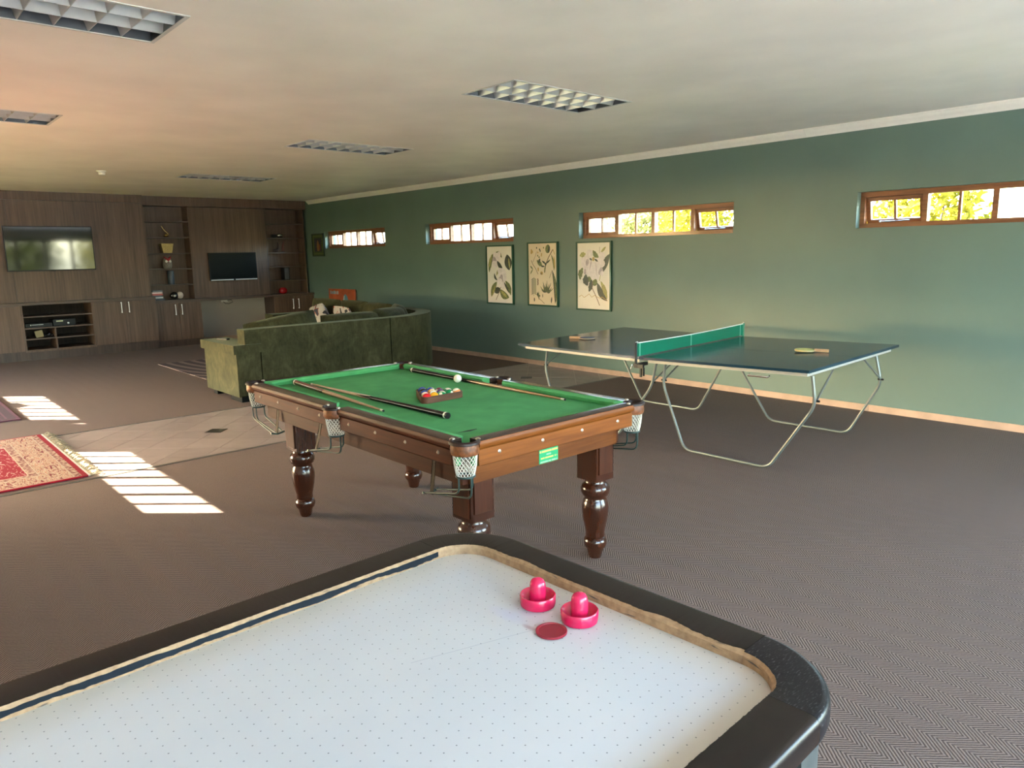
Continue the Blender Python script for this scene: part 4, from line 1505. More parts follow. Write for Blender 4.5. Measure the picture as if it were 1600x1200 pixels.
def m_rug_maroon():
    m, nt, b = new_mat('maroon_rug')
    p = POS(nt)
    s = N(nt, 'ShaderNodeSeparateXYZ', {'Vector': p})
    dx = MATH(nt, 'MINIMUM', MATH(nt, 'SUBTRACT', s.outputs[0], 3.55), MATH(nt, 'SUBTRACT', 5.895, s.outputs[0]))
    d = MATH(nt, 'MINIMUM', dx, MATH(nt, 'SUBTRACT', -6.13, s.outputs[1]))
    n = N(nt, 'ShaderNodeTexNoise', {'Vector': MAPV(nt, p, (14, 14, 1)), 'Scale': 1.0, 'Detail': 3.0, 'Distortion': 1.5}).outputs[0]
    f = RAMP(nt, n, [(0.35, (0.03, 0.008, 0.018)), (0.6, (0.07, 0.02, 0.035))])
    c = RAMP(nt, d, [(0.0, (0.10, 0.025, 0.045)), (0.03, (0.04, 0.01, 0.022)), (0.1, (0.10, 0.03, 0.05)), (0.12, (0, 0, 0))], 'CONSTANT')
    nt.links.new(MIX(nt, MATH(nt, 'GREATER_THAN', d, 0.12), c, f), b.inputs['Base Color'])
    b.inputs['Roughness'].default_value = 0.9
    return m


tag(rbox('rug', 3.55, 5.895, -7.9, -6.13, 0.002, 0.013, m_rug_maroon(), bevel=0.003), 'dark maroon rug at the left edge, beside the lounge sun patch', 'rug')


def m_rug_swirl():
    m, nt, b = new_mat('swirl_rug')
    p = POS(nt)
    w = N(nt, 'ShaderNodeTexWave', {'Vector': MAPV(nt, p, (1, 1.25, 1), (-3.0, 2.2, 0)), 'Scale': 1.35, 'Distortion': 2.2, 'Detail': 0.0, 'Detail Scale': 0.5},
          wave_type='RINGS', rings_direction='Z').outputs[1]
    nt.links.new(RAMP(nt, w, [(0.0, (0.05, 0.028, 0.024)), (0.62, (0.19, 0.125, 0.1))], 'CONSTANT'), b.inputs['Base Color'])
    b.inputs['Roughness'].default_value = 0.9
    return m


tag(rbox('rug', 2.75, 5.55, -3.87, -2.15, 0.002, 0.014, m_rug_swirl(), bevel=0.003), 'dark brown rug with pale curved swirls, beside the sofa armrest', 'rug')

# ------------------------------------------------------------------ pool table
PW_SIDE = woodmat('mahogany_apron', (0.035, 0.0075, 0.003), (0.10, 0.025, 0.009), (2.0, 26, 40), 0.45, coat=0.0, spec=0.15, bump=0.05)
PW_END = woodmat('iroko_apron', (0.085, 0.02, 0.0035), (0.22, 0.066, 0.011), (26, 2.0, 40), 0.42, coat=0.0, spec=0.18, bump=0.05)
PW_SIDE_SHADED = woodmat('mahogany_shaded', (0.022, 0.005, 0.002), (0.065, 0.016, 0.006), (2.0, 26, 40), 0.45, spec=0.15, bump=0.05)  # side apron wood darkened: shade of the recessed frame put into the colour
PW_END_SHADED = woodmat('iroko_shaded', (0.065, 0.016, 0.003), (0.175, 0.052, 0.009), (26, 2.0, 40), 0.42, spec=0.18, bump=0.05)  # end apron wood darkened the same way for the recess shade
PW_TOP = woodmat('rail_top', (0.018, 0.009, 0.007), (0.05, 0.026, 0.019), (3, 3, 20), 0.22, coat=0.35, bump=0.1)
PW_LEG = woodmat('mahogany_leg', (0.016, 0.004, 0.002), (0.062, 0.016, 0.006), (30, 30, 2.2), 0.22, coat=0.25, bump=0.03)
BAIZE = plain('green_baize', (0.085, 0.31, 0.115), 0.9, var=0.1, scale=9, spec=0.08)
BAIZE2 = plain('green_baize_cushion', (0.09, 0.33, 0.12), 0.9, var=0.08, scale=9, spec=0.08)
LEATH = plain('pocket_leather', (0.02, 0.008, 0.006), 0.4, var=0.4, scale=50, spec=0.3)
LEATH2 = plain('pocket_leather_tan', (0.15, 0.045, 0.012), 0.5, var=0.5, scale=60, bump=0.4)
NETC = plain('net_cord', (0.62, 0.58, 0.5), 0.8)
GREENM = plain('green_iron', (0.022, 0.045, 0.04), 0.35, 0.3)
BRASSD = plain('dull_brass', (0.028, 0.018, 0.01), 0.6, 0.0, spec=0.2)
BOLT = plain('bolt_nickel', (0.55, 0.48, 0.4), 0.3, 0.9)
DARKH = plain('dark_hole', (0.004, 0.004, 0.004), 0.9)

PC = Vector((11.45, -4.9575, 0.0))
HL, HW, PT = 1.075, 0.5825, 0.84
pool = thing('pool_table', 'wooden pool table with green cloth and net pockets, between the sofa and air hockey table', 'pool table', PC)


def rail(x0, x1, y0, y1, outer):
    """A wooden rail along x or y with a rounded outer edge; outer is the outward unit vector."""
    prof = [(0.004, 0.806), (0.0, 0.813), (0.0, 0.828), (0.004, 0.836), (0.013, 0.8405), (0.064, 0.8405), (0.064, 0.8), (0.02, 0.8)]
    cus = [(0.0645, 0.8395), (0.094, 0.8375), (0.1, 0.832), (0.098, 0.826), (0.082, 0.8065), (0.0645, 0.8065)]
    ap = [(0.014, 0.728), (0.011, 0.732), (0.011, 0.797), (0.018, 0.801), (0.018, 0.806), (0.05, 0.806), (0.05, 0.728)]
    along_x = abs(outer[1]) > 0.5

    def P(s, z, a):
        if along_x:
            return Vector((a, outer[1] * (HW - s), z))
        return Vector((outer[0] * (HL - s), a, z))
    a0, a1 = (x0, x1) if along_x else (y0, y1)
    wood = PW_SIDE if along_x else PW_END
    b = MB()
    b.rings([[P(s, z, a) for s, z in prof] for a in (a0, a1)])
    r = b.build('rail', [PW_TOP, wood], pool, bevel=0.0, smooth=30)
    for f in r.data.polygons:
        if (abs(f.center.y) > HW - 0.003 if along_x else abs(f.center.x) > HL - 0.003):
            f.material_index = 1
    b = MB()
    b.rings([[P(s, z, a + g * (s - 0.0645) * 0.9) for s, z in cus] for a, g in ((a0 + 0.004, 1), (a0 + 0.02, 0.55), (a1 - 0.02, -0.55), (a1 - 0.004, -1))])
    b.build('cushion', BAIZE2, r, smooth=50)
    b = MB()
    b.rings([[P(s, z, a) for s, z in ap] for a in (a0 + 0.004, a1 - 0.004)])
    b.build('apron', wood, r, bevel=0.002)
    return r, P


def bolts(P, pos, parent):
    for a in pos:
        b = MB()
        q = P(0.012, 0.772, a)
        out = (P(0.0, 0.772, a) - q).normalized()
        M = Matrix.Translation(q) @ out.to_track_quat('Z', 'Y').to_matrix().to_4x4()
        b.lathe([(0.0085, 0.0), (0.0085, 0.002), (0.005, 0.004), (0.005, 0.0065), (0.0, 0.007)], 12, M=M)
        b.build('bolt', BOLT, parent, smooth=40)


CG = 0.088
for sy in (-1, 1):
    for x0, x1 in ((-HL + CG, -0.058), (0.058, HL - CG)):
        r, P = rail(x0, x1, 0, 0, (0, sy))
        m = (x0 + x1) / 2
        bolts(P, [m - 0.37, m - 0.125, m + 0.125, m + 0.37], r)
for sx in (-1, 1):
    r, P = rail(0, 0, -HW + CG, HW - CG, (sx, 0))
    bolts(P, [-0.38, -0.127, 0.127, 0.38], r)

# bed of cloth, notched at the six pockets
def bedpoly():
    X, Y = HL - 0.07, HW - 0.07
    c = 0.062
    r = 0.036
    o = []
    o += [(-X + c, -Y)] + [(-r, -Y)] + [(r * math.cos(a), -Y + 0.006 + 0.03 * math.sin(a)) for a in [PI - PI * k / 8 for k in range(9)]] + [(r, -Y)] + [(X - c, -Y)]
    o += [(X - 0.03, -Y + 0.03), (X, -Y + c), (X, Y - c), (X - 0.03, Y - 0.03), (X - c, Y)]
    o += [(r, Y)] + [(r * math.cos(a), Y - 0.006 - 0.03 * math.sin(a)) for a in [PI * k / 8 for k in range(9)]] + [(-r, Y)] + [(-X + c, Y)]
    o += [(-X + 0.03, Y - 0.03), (-X, Y - c), (-X, -Y + c), (-X + 0.03, -Y + 0.03)]
    q = []
    for p in o:
        if not q or (abs(p[0] - q[-1][0]) + abs(p[1] - q[-1][1])) > 1e-4:
            q.append(p)
    return q


b = MB()
b.prism(bedpoly(), 0.775, 0.8055)
b.build('playing_cloth', BAIZE, pool, label='green baize bed with a small tear by the near pocket')
b = MB()
b.poly([Vector((0.79 + a, c, 0.8059)) for a, c in ((0.0, -0.40), (0.012, -0.36), (0.02, -0.33), (0.012, -0.285), (0.004, -0.283), (-0.002, -0.33), (0.0, -0.365))])
b.build('cloth_tear', DARKH, pool, label='dark slit where the cloth has torn')
rbox('slate', -HL + 0.06, HL - 0.06, -HW + 0.105, HW - 0.105, 0.735, 0.774, DARKH, pool)

# lower frame boards
FXX, FYY = 0.965, 0.488
for sy in (-1, 1):
    rbox('frame_board', -FXX, FXX, sy * FYY - 0.015, sy * FYY + 0.015, 0.628, 0.735, PW_SIDE_SHADED, pool, bevel=0.003)
for sx in (-1, 1):
    rbox('frame_board', sx * FXX - 0.015, sx * FXX + 0.015, -FYY + 0.016, FYY - 0.016, 0.628, 0.735, PW_END_SHADED, pool, bevel=0.003)

LEGP = [(0.030, 0.0), (0.033, 0.004), (0.045, 0.052), (0.054, 0.06), (0.060, 0.076), (0.0605, 0.092), (0.056, 0.106), (0.047, 0.115), (0.05, 0.122), (0.049, 0.13),
        (0.0485, 0.142), (0.055, 0.17), (0.063, 0.21), (0.0685, 0.25), (0.0695, 0.275), (0.066, 0.3), (0.06, 0.318), (0.055, 0.328), (0.056, 0.336), (0.068, 0.346),
        (0.0745, 0.362), (0.0745, 0.382), (0.069, 0.398), (0.058, 0.408), (0.054, 0.415), (0.054, 0.432)]
for sx in (-1, 1):
    for sy in (-1, 1):
        cx, cy = 0.03 + sx * 0.84, 0.03 + sy * 0.405
        b = MB()
        b.box(cx - 0.068, cx + 0.068, cy - 0.064, cy + 0.064, 0.432, 0.735)
        lg = b.build('leg', PW_LEG, pool, bevel=0.005)
        b = MB()
        b.lathe(LEGP, 32, M=Matrix.Translation((cx, cy, 0)))
        b.build('turned_post', PW_LEG, lg, smooth=50)
        b = MB()
        b.box(cx + sx * 0.068, cx + sx * 0.0745, cy - 0.05, cy + 0.05, 0.47, 0.726)
        b.box(cx - 0.054, cx + 0.054, cy + sy * 0.064, cy + sy * 0.0705, 0.45, 0.726)
        b.build('leg_panel', woodmat('leg_panel_%d%d' % (sx, sy), (0.022, 0.005, 0.0025), (0.075, 0.021, 0.008), (30, 30, 2.2), 0.35, coat=0.05, spec=0.25), lg, bevel=0.002)
        b = MB()
        M = Matrix.Translation((cx + sx * 0.0746, cy + 0.0, 0.64)) @ Matrix.Rotation(sx * PI / 2, 4, 'Y')
        b.lathe([(0.017, 0.0), (0.017, 0.0012), (0.0, 0.0012)], 20, M=M)
        hb = b.build('bolt_hole', DARKH, lg)
        b = MB()
        b.lathe([(0.009, 0.001), (0.009, 0.006), (0.005, 0.008), (0.0, 0.008)], 6, M=M)
        b.build('leg_bolt', BOLT, lg)

# pockets: leather cap, tan band, cord net, iron cage
def pocket(px, py, ang, span, ddx, lower=0.0):
    M = Matrix.Translation((px, py, 0)) @ Matrix.Rotation(ang, 4, 'Z')
    b = MB()
    n = 20
    rs = []
    for k in range(n + 1):
        a = -span + 2 * span * k / n
        c, s = math.cos(a), math.sin(a)
        e = 1.0 if 0 < k < n else 0.75
        rs.append([M @ Vector((r * c, r * s, z)) for r, z in ((0.046, 0.826), (0.049, 0.84), (0.054, 0.8445), (0.062, 0.8425), (0.0655, 0.836), (0.065, 0.829), (0.05, 0.826))])
    b.rings(rs)
    cap = b.build('pocket_cap', LEATH, pool, smooth=60)
    b = MB()
    for a in (-span, span):
        q = M @ Vector((0.057 * math.cos(a), 0.057 * math.sin(a), 0.8405))
        b.sphere(q, 0.012, 10, (1, 1, 0.55))
    b.build('cap_stud', BOLT, cap, smooth=60)
    b = MB()
    b.lathe([(0.046, 0.788), (0.056, 0.784), (0.0605, 0.795), (0.0605, 0.812), (0.058, 0.828), (0.05, 0.826)], 20, M=M, cap=False, a0=-span, a1=span)
    b.build('pocket_band', LEATH2, cap, smooth=60)
    # cord net
    g = bmesh.new()
    rows, cols = 9, 18
    vv = []
    for i in range(rows + 1):
        tt = i / rows
        r = 0.05 * (1 - 0.28 * tt) + 0.003 * math.sin(PI * tt)
        row = []
        for k in range(cols):
            a = 2 * PI * (k + 0.5 * (i % 2)) / cols
            row.append(g.verts.new(M @ Vector((r * math.cos(a), r * math.sin(a), 0.79 - 0.1 * tt))))
        vv.append(row)
    for i in range(rows):
        for k in range(cols):
            l = (k + 1) % cols
            if i % 2 == 0:
                g.faces.new((vv[i][k], vv[i + 1][k], vv[i][l]))
                g.faces.new((vv[i][l], vv[i + 1][k], vv[i + 1][l]))
            else:
                g.faces.new((vv[i][k], vv[i + 1][k], vv[i + 1][l]))
                g.faces.new((vv[i][k], vv[i + 1][l], vv[i][l]))
    bmesh.ops.dissolve_edges(g, edges=[e for e in g.edges if abs(e.verts[0].co.z - e.verts[1].co.z) < 1e-4 and len(e.link_faces) == 2], use_verts=False)
    bmesh.ops.wireframe(g, faces=g.faces[:], thickness=0.0042, use_replace=True, use_boundary=True, use_even_offset=False)
    nb = MB()
    nb.bm.free()
    nb.bm = g
    nb.build('net', NETC, cap)
    # iron cage
    b = MB()
    zr = 0.69
    ring = [Vector((px + 0.038 * math.cos(2 * PI * k / 18), py + 0.038 * math.sin(2 * PI * k / 18), zr)) for k in range(18)]
    b.tube(ring, 0.0048, 8, loop=True)
    xe = px + ddx * 0.255
    for dy, zz in ((-0.036, 0.0), (0.036, 0.0), (0.0, -0.022)):
        sx0 = px + (0.036 if dy == 0 else 0.0) * (-ddx)
        b.tube(fillet([(sx0, py + dy, zr), (sx0, py + dy, 0.622 + zz), (xe, py + dy * 0.9, 0.566 + zz * 0.4)], 0.035, 5), 0.0042, 8)
    b.tube([(xe, py - 0.042, 0.568), (xe, py, 0.558), (xe, py + 0.042, 0.568)], 0.0055, 8)
    b.build('ball_cage', GREENM, cap, smooth=50)
    if not lower:
        sg = -1 if py < 0 else 1
        b = MB()
        xs_ = xe - ddx * 0.012
        b.hexa([Vector(q) for q in ((xs_ - 0.011, py - 0.004, 0.555), (xs_ + 0.011, py - 0.004, 0.555), (xs_ + 0.011, py + 0.001, 0.555), (xs_ - 0.011, py + 0.001, 0.555),
                                    (xs_ - 0.011, sg * (FYY + 0.022), 0.735), (xs_ + 0.011, sg * (FYY + 0.022), 0.735), (xs_ + 0.011, sg * (FYY + 0.026), 0.735), (xs_ - 0.011, sg * (FYY + 0.026), 0.735))])
        b.build('strap', BRASSD, cap)
    return cap


for sx in (-1, 1):
    for sy in (-1, 1):
        pocket(sx * (HL - 0.048), sy * (HW - 0.048), math.atan2(sy, sx), math.radians(112), -sx)
        b = MB()
        for q in (-1, 1):
            cx, cy = (HL - 0.087, HW - 0.036) if q < 0 else (HL - 0.036, HW - 0.087)
            b.box(sx * cx - 0.012, sx * cx + 0.012, sy * cy - 0.012, sy * cy + 0.012, 0.73, 0.8)
        b.build('baize_flap', BAIZE, pool)
for sy in (-1, 1):
    pocket(0.0, sy * (HW - 0.022), sy * PI / 2, math.radians(78), -1)
# maker's plate on the near end, its small print too blurred to read
PLATE = plain('green_plate', (0.0, 0.27, 0.10), 0.4)
PRINT = plain('yellow_print', (0.62, 0.60, 0.12), 0.4)
PRINT2 = plain('pale_print', (0.30, 0.58, 0.32), 0.4)
px = FXX + 0.015
pl = rbox('name_plate', px, px + 0.0025, -0.072, 0.05, 0.632, 0.704, PLATE, pool, label='small green plate with yellow lettering')


def textline(y0, y1, z0, z1, mat, name, seed, gaps=0.2):
    r = random.Random(seed)
    b = MB()
    y = y0
    while y < y1:
        w = r.uniform(0.0016, 0.0032)
        if r.random() > gaps:
            b.box(px + 0.0025, px + 0.0029, y, min(y + w, y1), z0 + r.uniform(0, 0.0012), z1)
        y += w + 0.0009
    b.build(name, mat, pl)


textline(-0.07, 0.047, 0.682, 0.692, PRINT, 'lettering', 1, 0.06)
textline(-0.026, 0.004, 0.667, 0.675, PRINT2, 'lettering', 2, 0.1)
textline(-0.062, 0.043, 0.652, 0.66, PRINT, 'lettering', 3, 0.12)
textline(-0.068, 0.045, 0.634, 0.642, PRINT2, 'lettering', 4, 0.15)

# ------------------------------------------------------------------ balls in the rack, cue ball, cues
CZ = 0.8057
BR_ = 0.0254
RACKW = woodmat('rack_wood', (0.05, 0.02, 0.01), (0.12, 0.05, 0.027), (5, 5, 30), 0.5, spec=0.2)
t = thing('ball_rack', 'brown wooden triangle holding the pool balls on the green cloth', 'ball rack', (11.58, -4.942, CZ), 0.03)
sp = 2 * BR_ + 0.0006


def tri(r):
    """Rounded triangle outline around the five-row rack, at distance r from the outer ball centres."""
    c = [(0.0, -2 * sp), (0.0, 2 * sp), (-4 * sp * math.sqrt(3) / 2, 0.0)]
    pts = []
    pts += [(c[0][0] + r * math.cos(a), c[0][1] + r * math.sin(a)) for a in [math.radians(240 + 120 * k / 6) for k in range(7)]]
    pts += [(c[1][0] + r * math.cos(a), c[1][1] + r * math.sin(a)) for a in [math.radians(0 + 120 * k / 6) for k in range(7)]]
    pts += [(c[2][0] + r * math.cos(a), c[2][1] + r * math.sin(a)) for a in [math.radians(120 + 120 * k / 6) for k in range(7)]]
    return pts


b = MB()
prof = [(BR_ + 0.0015, 0.0), (BR_ + 0.009, 0.0), (BR_ + 0.009, 0.034), (BR_ + 0.0065, 0.036), (BR_ + 0.0015, 0.036)]
loops = [[Vector((q[0], q[1], z)) for q in tri(r)] for r, z in prof]
b.rings([[loops[j][i] for j in range(len(prof))] for i in range(len(loops[0]))], loop=True)
b.build('frame', RACKW, t, smooth=30)


def m_ball(name, col, stripe):
    m, nt, b = new_mat(name)
    s = N(nt, 'ShaderNodeSeparateXYZ', {'Vector': OBJ(nt)})
    z = MATH(nt, 'ABSOLUTE', s.outputs[2])
    ivory = (0.74, 0.66, 0.48)
    if stripe:
        c = MIX(nt, MATH(nt, 'GREATER_THAN', z, BR_ * 0.52), col, ivory)
    else:
        c = MIX(nt, 0.0, col, ivory)
    x = s.outputs[0]
    y = s.outputs[1]
    rr = MATH(nt, 'SQRT', MATH(nt, 'ADD', MATH(nt, 'MULTIPLY', y, y), MATH(nt, 'MULTIPLY', s.outputs[2], s.outputs[2])))
    spot = MATH(nt, 'MULTIPLY', MATH(nt, 'LESS_THAN', rr, BR_ * 0.36), 1.0)
    c = MIX(nt, spot, c, ivory)
    nt.links.new(c, b.inputs['Base Color'])
    b.inputs['Roughness'].default_value = 0.12
    b.inputs['Coat Weight'].default_value = 0.5
    return m


RED, YEL, GRN, ORA, BLU, PUR, MAR, BLK = (0.62, 0.012, 0.018), (0.75, 0.36, 0.01), (0.005, 0.2, 0.06), (0.75, 0.22, 0.06), (0.02, 0.06, 0.25), (0.06, 0.02, 0.09), (0.15, 0.02, 0.03), (0.008, 0.008, 0.01)
layout = [  # row (0 is the base nearest the camera), place along the row from the sofa-left end, colour, stripe, tilt, words
    (0, 0, RED, False, (0.3, 0.2), 'red pool ball at the left end of the rack front row'),
    (0, 1, YEL, False, (0.5, -0.1), 'yellow pool ball in the rack front row, beside the red one'),
    (0, 2, GRN, True, (0.1, 0.55), 'ivory faced green striped pool ball in the middle of the rack front row'),
    (0, 3, GRN, False, (0.2, 0.4), 'plain green pool ball in the rack front row'),
    (0, 4, ORA, True, (0.2, 0.25), 'orange topped ivory pool ball at the right end of the rack front row'),
    (1, 0, RED, True, (1.2, 0.3), 'red striped ivory pool ball in the second row, behind the plain red one'),
    (1, 1, ORA, True, (0.9, -0.4), 'peach striped pool ball in the second row, behind the yellow one'),
    (1, 2, PUR, False, (0.4, 0.3), 'dark purple pool ball in the second row, behind the green striped one'),
    (1, 3, GRN, True, (0.2, -0.3), 'green striped ivory pool ball in the second row, behind the plain green one'),
    (2, 0, BLU, False, (0.2, 0.2), 'dark blue pool ball in the third row, on the left side of the rack'),
    (2, 1, YEL, True, (0.3, 0.6), 'yellow striped pool ball at the centre of the third row'),
    (2, 2, MAR, True, (1.3, 0.2), 'maroon striped pool ball in the third row, on the right side of the rack'),
    (3, 0, BLK, False, (0.2, 0.2), 'black pool ball in the two ball row near the rack point'),
    (3, 1, BLU, True, (0.9, 0.5), 'blue striped ivory pool ball in the two ball row near the rack point'),
    (4, 0, BLU, False, (0.7, 0.4), 'navy blue pool ball at the far point of the rack'),
]
bm_ball = MB()
bm_ball.sphere((0, 0, 0), BR_, 28)
proto_ball = None
for row, k, col, stripe, tl, lab in layout:
    lx = -row * sp * math.sqrt(3) / 2
    ly = (k - (4 - row) / 2) * sp
    b = MB()
    b.sphere((0, 0, 0), BR_, 24)
    c3, s3 = math.cos(0.03), math.sin(0.03)
    o = b.build('pool_ball', m_ball('ball_%d_%d' % (row, k), col, stripe), loc=(11.58 + lx * c3 - ly * s3, -4.942 + lx * s3 + ly * c3, CZ + BR_), smooth=80)
    o.rotation_euler = (tl[0], tl[1], 0.6 * row + 1.1 * k)
    tag(o, lab, 'ball', 'pool balls in the wooden triangle')
bm_ball.bm.free()
b = MB()
b.sphere((0, 0, 0), BR_, 28)
tag(b.build('cue_ball', plain('cue_ball_ivory', (0.76, 0.72, 0.55), 0.12, coat=0.5), loc=(11.21, -4.548, CZ + BR_), smooth=80), 'white cue ball beside the cue on the window side of the pool table', 'ball')

SHAFT = woodmat('cue_shaft', (0.26, 0.12, 0.05), (0.40, 0.21, 0.09), (3, 40, 40), 0.3, coat=0.4, bump=0)
SHAFT2 = woodmat('cue_shaft_pale', (0.36, 0.22, 0.12), (0.5, 0.34, 0.2), (3, 40, 40), 0.3, coat=0.4, bump=0)
BUTT = woodmat('cue_butt_brown', (0.09, 0.025, 0.015), (0.17, 0.05, 0.028), (3, 40, 40), 0.25, coat=0.5, bump=0)
CUEB = plain('cue_butt_black', (0.006, 0.005, 0.005), 0.25, spec=0.22)
IVORY = plain('cue_ferrule', (0.75, 0.70, 0.55), 0.3)


def cue(label, butt, tip, joint, mb, ms, splice, rb=0.0145, rt=0.0055):
    d = Vector(tip) - Vector(butt)
    Lc = d.length
    t = thing('pool_cue', label, 'cue', butt, math.atan2(d.y, d.x))
    pit = -math.atan2(d.z, math.hypot(d.x, d.y))
    M = Matrix.Rotation(pit, 4, 'Y')

    def rod(name, s0, s1, mat, n=6, extra=None):
        b = MB()
        pts = [M @ Vector((s0 + (s1 - s0) * k / n, 0, 0)) for k in range(n + 1)]
        rr = [rb + (rt - rb) * (s0 + (s1 - s0) * k / n) / Lc + (extra or 0) for k in range(n + 1)]
        b.tube(pts, rr, 14)
        return b.build(name, mat, t, smooth=50)
    rod('butt_cap', 0, 0.012, CUEB if splice else BLACKP)
    rod('butt_ring', 0.012, 0.024, IVORY, extra=0.0003)
    rod('butt', 0.024, joint, mb, 10)
    rod('shaft', joint, Lc - 0.03, ms, 12)
    if splice:
        b = MB()
        for k in range(4):
            a = k * PI / 2 + 0.4
            r0 = rb + (rt - rb) * joint / Lc
            r1 = rb + (rt - rb) * (joint + 0.16) / Lc
            b.poly([M @ Vector((joint - 0.002, (r0 + 0.0004) * math.cos(a - 0.6), (r0 + 0.0004) * math.sin(a - 0.6))),
                    M @ Vector((joint - 0.002, (r0 + 0.0008) * math.cos(a), (r0 + 0.0008) * math.sin(a))),
                    M @ Vector((joint - 0.002, (r0 + 0.0004) * math.cos(a + 0.6), (r0 + 0.0004) * math.sin(a + 0.6))),
                    M @ Vector((joint + 0.16, (r1 + 0.0008) * math.cos(a), (r1 + 0.0008) * math.sin(a)))])
        b.build('splice', mb, t)
    rod('ferrule', Lc - 0.03, Lc - 0.006, IVORY, extra=0.0003)
    rod('tip', Lc - 0.006, Lc, BLACKP, 3)
    return t


cue('brown butted pool cue lying close along the left cushion', (10.50, -5.279, CZ + 0.0168), (11.62, -5.338, CZ + 0.0065), 0.42, BUTT, SHAFT, False, 0.0165)
cue('pool cue with a black butt pointing at the near pocket', (11.985, -5.205, CZ + 0.0152), (10.585, -5.215, CZ + 0.0062), 0.70, CUEB, SHAFT2, True, 0.0155)
cue('pool cue with a black butt resting along the window side cushion', (10.64, -4.503, CZ + 0.0152), (12.095, -4.508, CZ + 0.0062), 0.62, CUEB, SHAFT, True, 0.0152)

# ------------------------------------------------------------------ table tennis table
TT_TOP = plain('table_tennis_blue', (0.008, 0.03, 0.05), 0.15, var=0.1, scale=2.5, spec=0.4)
TT_EDGE = plain('table_tennis_edge', (0.01, 0.03, 0.035), 0.5)
TT_FR = plain('table_frame_grey', (0.42, 0.41, 0.36), 0.4)
TT_LEG = plain('leg_tube_grey', (0.16, 0.18, 0.17), 0.3, 0.4)
TT_LINE = plain('worn_line', (0.04, 0.085, 0.11), 0.25)
RT_ = Vector((11.07, -1.83, 0))
A_, B_ = Vector((9.66, -2.625, .7475)), Vector((9.66, -1.075, .777))
N_, F_ = Vector((11.09, -2.61, .7455)), Vector((11.05, -1.045, .772))
C_, D_ = Vector((12.44, -0.955, .7915)), Vector((12.475, -2.55, .772))
tt = thing('table_tennis_table', 'dark blue table tennis table with a green net, beside the sage wall', 'table', RT_)


def lerp(a, c, s):
    return a + (c - a) * s


def half(P0, P1, P2, P3, end, label):
    """P0 near net, P1 far net side ... corners in order near-start, near-end, far-end, far-start."""
    q = [p - RT_ for p in (P0, P1, P2, P3)]
    th = Vector((0, 0, 0.02))
    b = MB()
    b.hexa([p - th for p in q] + q)
    top = b.build('table_top', TT_TOP, tt, bevel=0.0015, label=label)

    def at(u, v):
        return lerp(lerp(q[0], q[1], u), lerp(q[3], q[2], u), v)
    b = MB()
    i0, i1, j0, j1 = 0.028, 0.972, 0.035, 0.965
    w = 0.015
    for (u0, v0, u1, v1) in ((i0, j0, i1, j0 + w), (i0, j1 - w, i1, j1), (i0, j0 + w, i0 + w, j1 - w), (i1 - w, j0 + w, i1, j1 - w)):
        c = [at(u0, v0), at(u1, v0), at(u1, v1), at(u0, v1)]
        b.hexa([p - Vector((0, 0, 0.052)) for p in c] + [p - Vector((0, 0, 0.0205)) for p in c])
    b.build('under_frame', TT_FR, tt)
    b = MB()
    for (u0, v0, u1, v1) in ((0.0, 0.4975, 1.0, 0.4995),):
        c = [at(u0, v0), at(u1, v0), at(u1, v1), at(u0, v1)]
        b.hexa([p + Vector((0, 0, 0.0001)) for p in c] + [p + Vector((0, 0, 0.0004)) for p in c])
    b.build('court_line', TT_LINE, top)
    return at


half(A_, N_ - Vector((0.004, 0, 0)), F_ - Vector((0.004, 0, 0)), B_, 0.0, 'half of the table top towards the sofa')
half(N_ + Vector((0.004, 0, 0)), D_, C_, F_ + Vector((0.004, 0, 0)), 1.0, 'half of the table top away from the sofa')


def leg_frame(y, tl, bl, b0, b1, br, tr, zt, zl, zr, inward, yb=None):
    yb = y if yb is None else yb
    P = [(tl, y, zt), (bl, y, zl), (b0, yb, 0.0125), (b1, yb, 0.0125), (br, y, zr), (tr, y, zt)]
    P = [Vector(p) - RT_ for p in P]
    b = MB()
    b.tube(fillet(P, 0.07, 6), 0.0112, 10)
    f = b.build('leg_frame', TT_LEG, tt, smooth=50)
    for x0, x1, z in ((tl, bl, zl), (tr, br, zr)):
        s = Vector((x1, y + inward * 0.012, z + 0.03)) - RT_
        e = Vector((x0, y + inward * 0.3, zt + 0.005)) - RT_
        b = MB()
        b.tube([s, e], 0.007, 8)
        b.build('brace', TT_LEG, f, smooth=50)
        b = MB()
        b.tube([s - Vector((0.022, 0, 0)), s + Vector((0.022, 0, 0))], 0.008, 8)
        b.build('pivot', BLACKP, f, smooth=50)


leg_frame(-2.46, 9.885, 9.85, 10.03, 10.74, 11.10, 11.145, 0.705, 0.51, 0.49, 1)
leg_frame(-2.46, 11.235, 11.213, 11.43, 12.157, 12.485, 12.455, 0.722, 0.52, 0.52, 1)
leg_frame(-1.12, 9.72, 9.66, 9.955, 10.65, 10.92, 10.945, 0.722, 0.5, 0.5, -1)
leg_frame(-1.06, 11.10, 11.05, 11.385, 12.11, 12.36, 12.30, 0.735, 0.5, 0.48, -1)
b = MB()
b.tube([p - RT_ for p in (Vector((12.05, -2.575, 0.705)), Vector((12.05, -2.60, 0.7)), Vector((12.2, -2.60, 0.703)), Vector((12.2, -2.575, 0.708)))], 0.007, 8)
b.build('carry_handle', CHROME, tt, smooth=50)

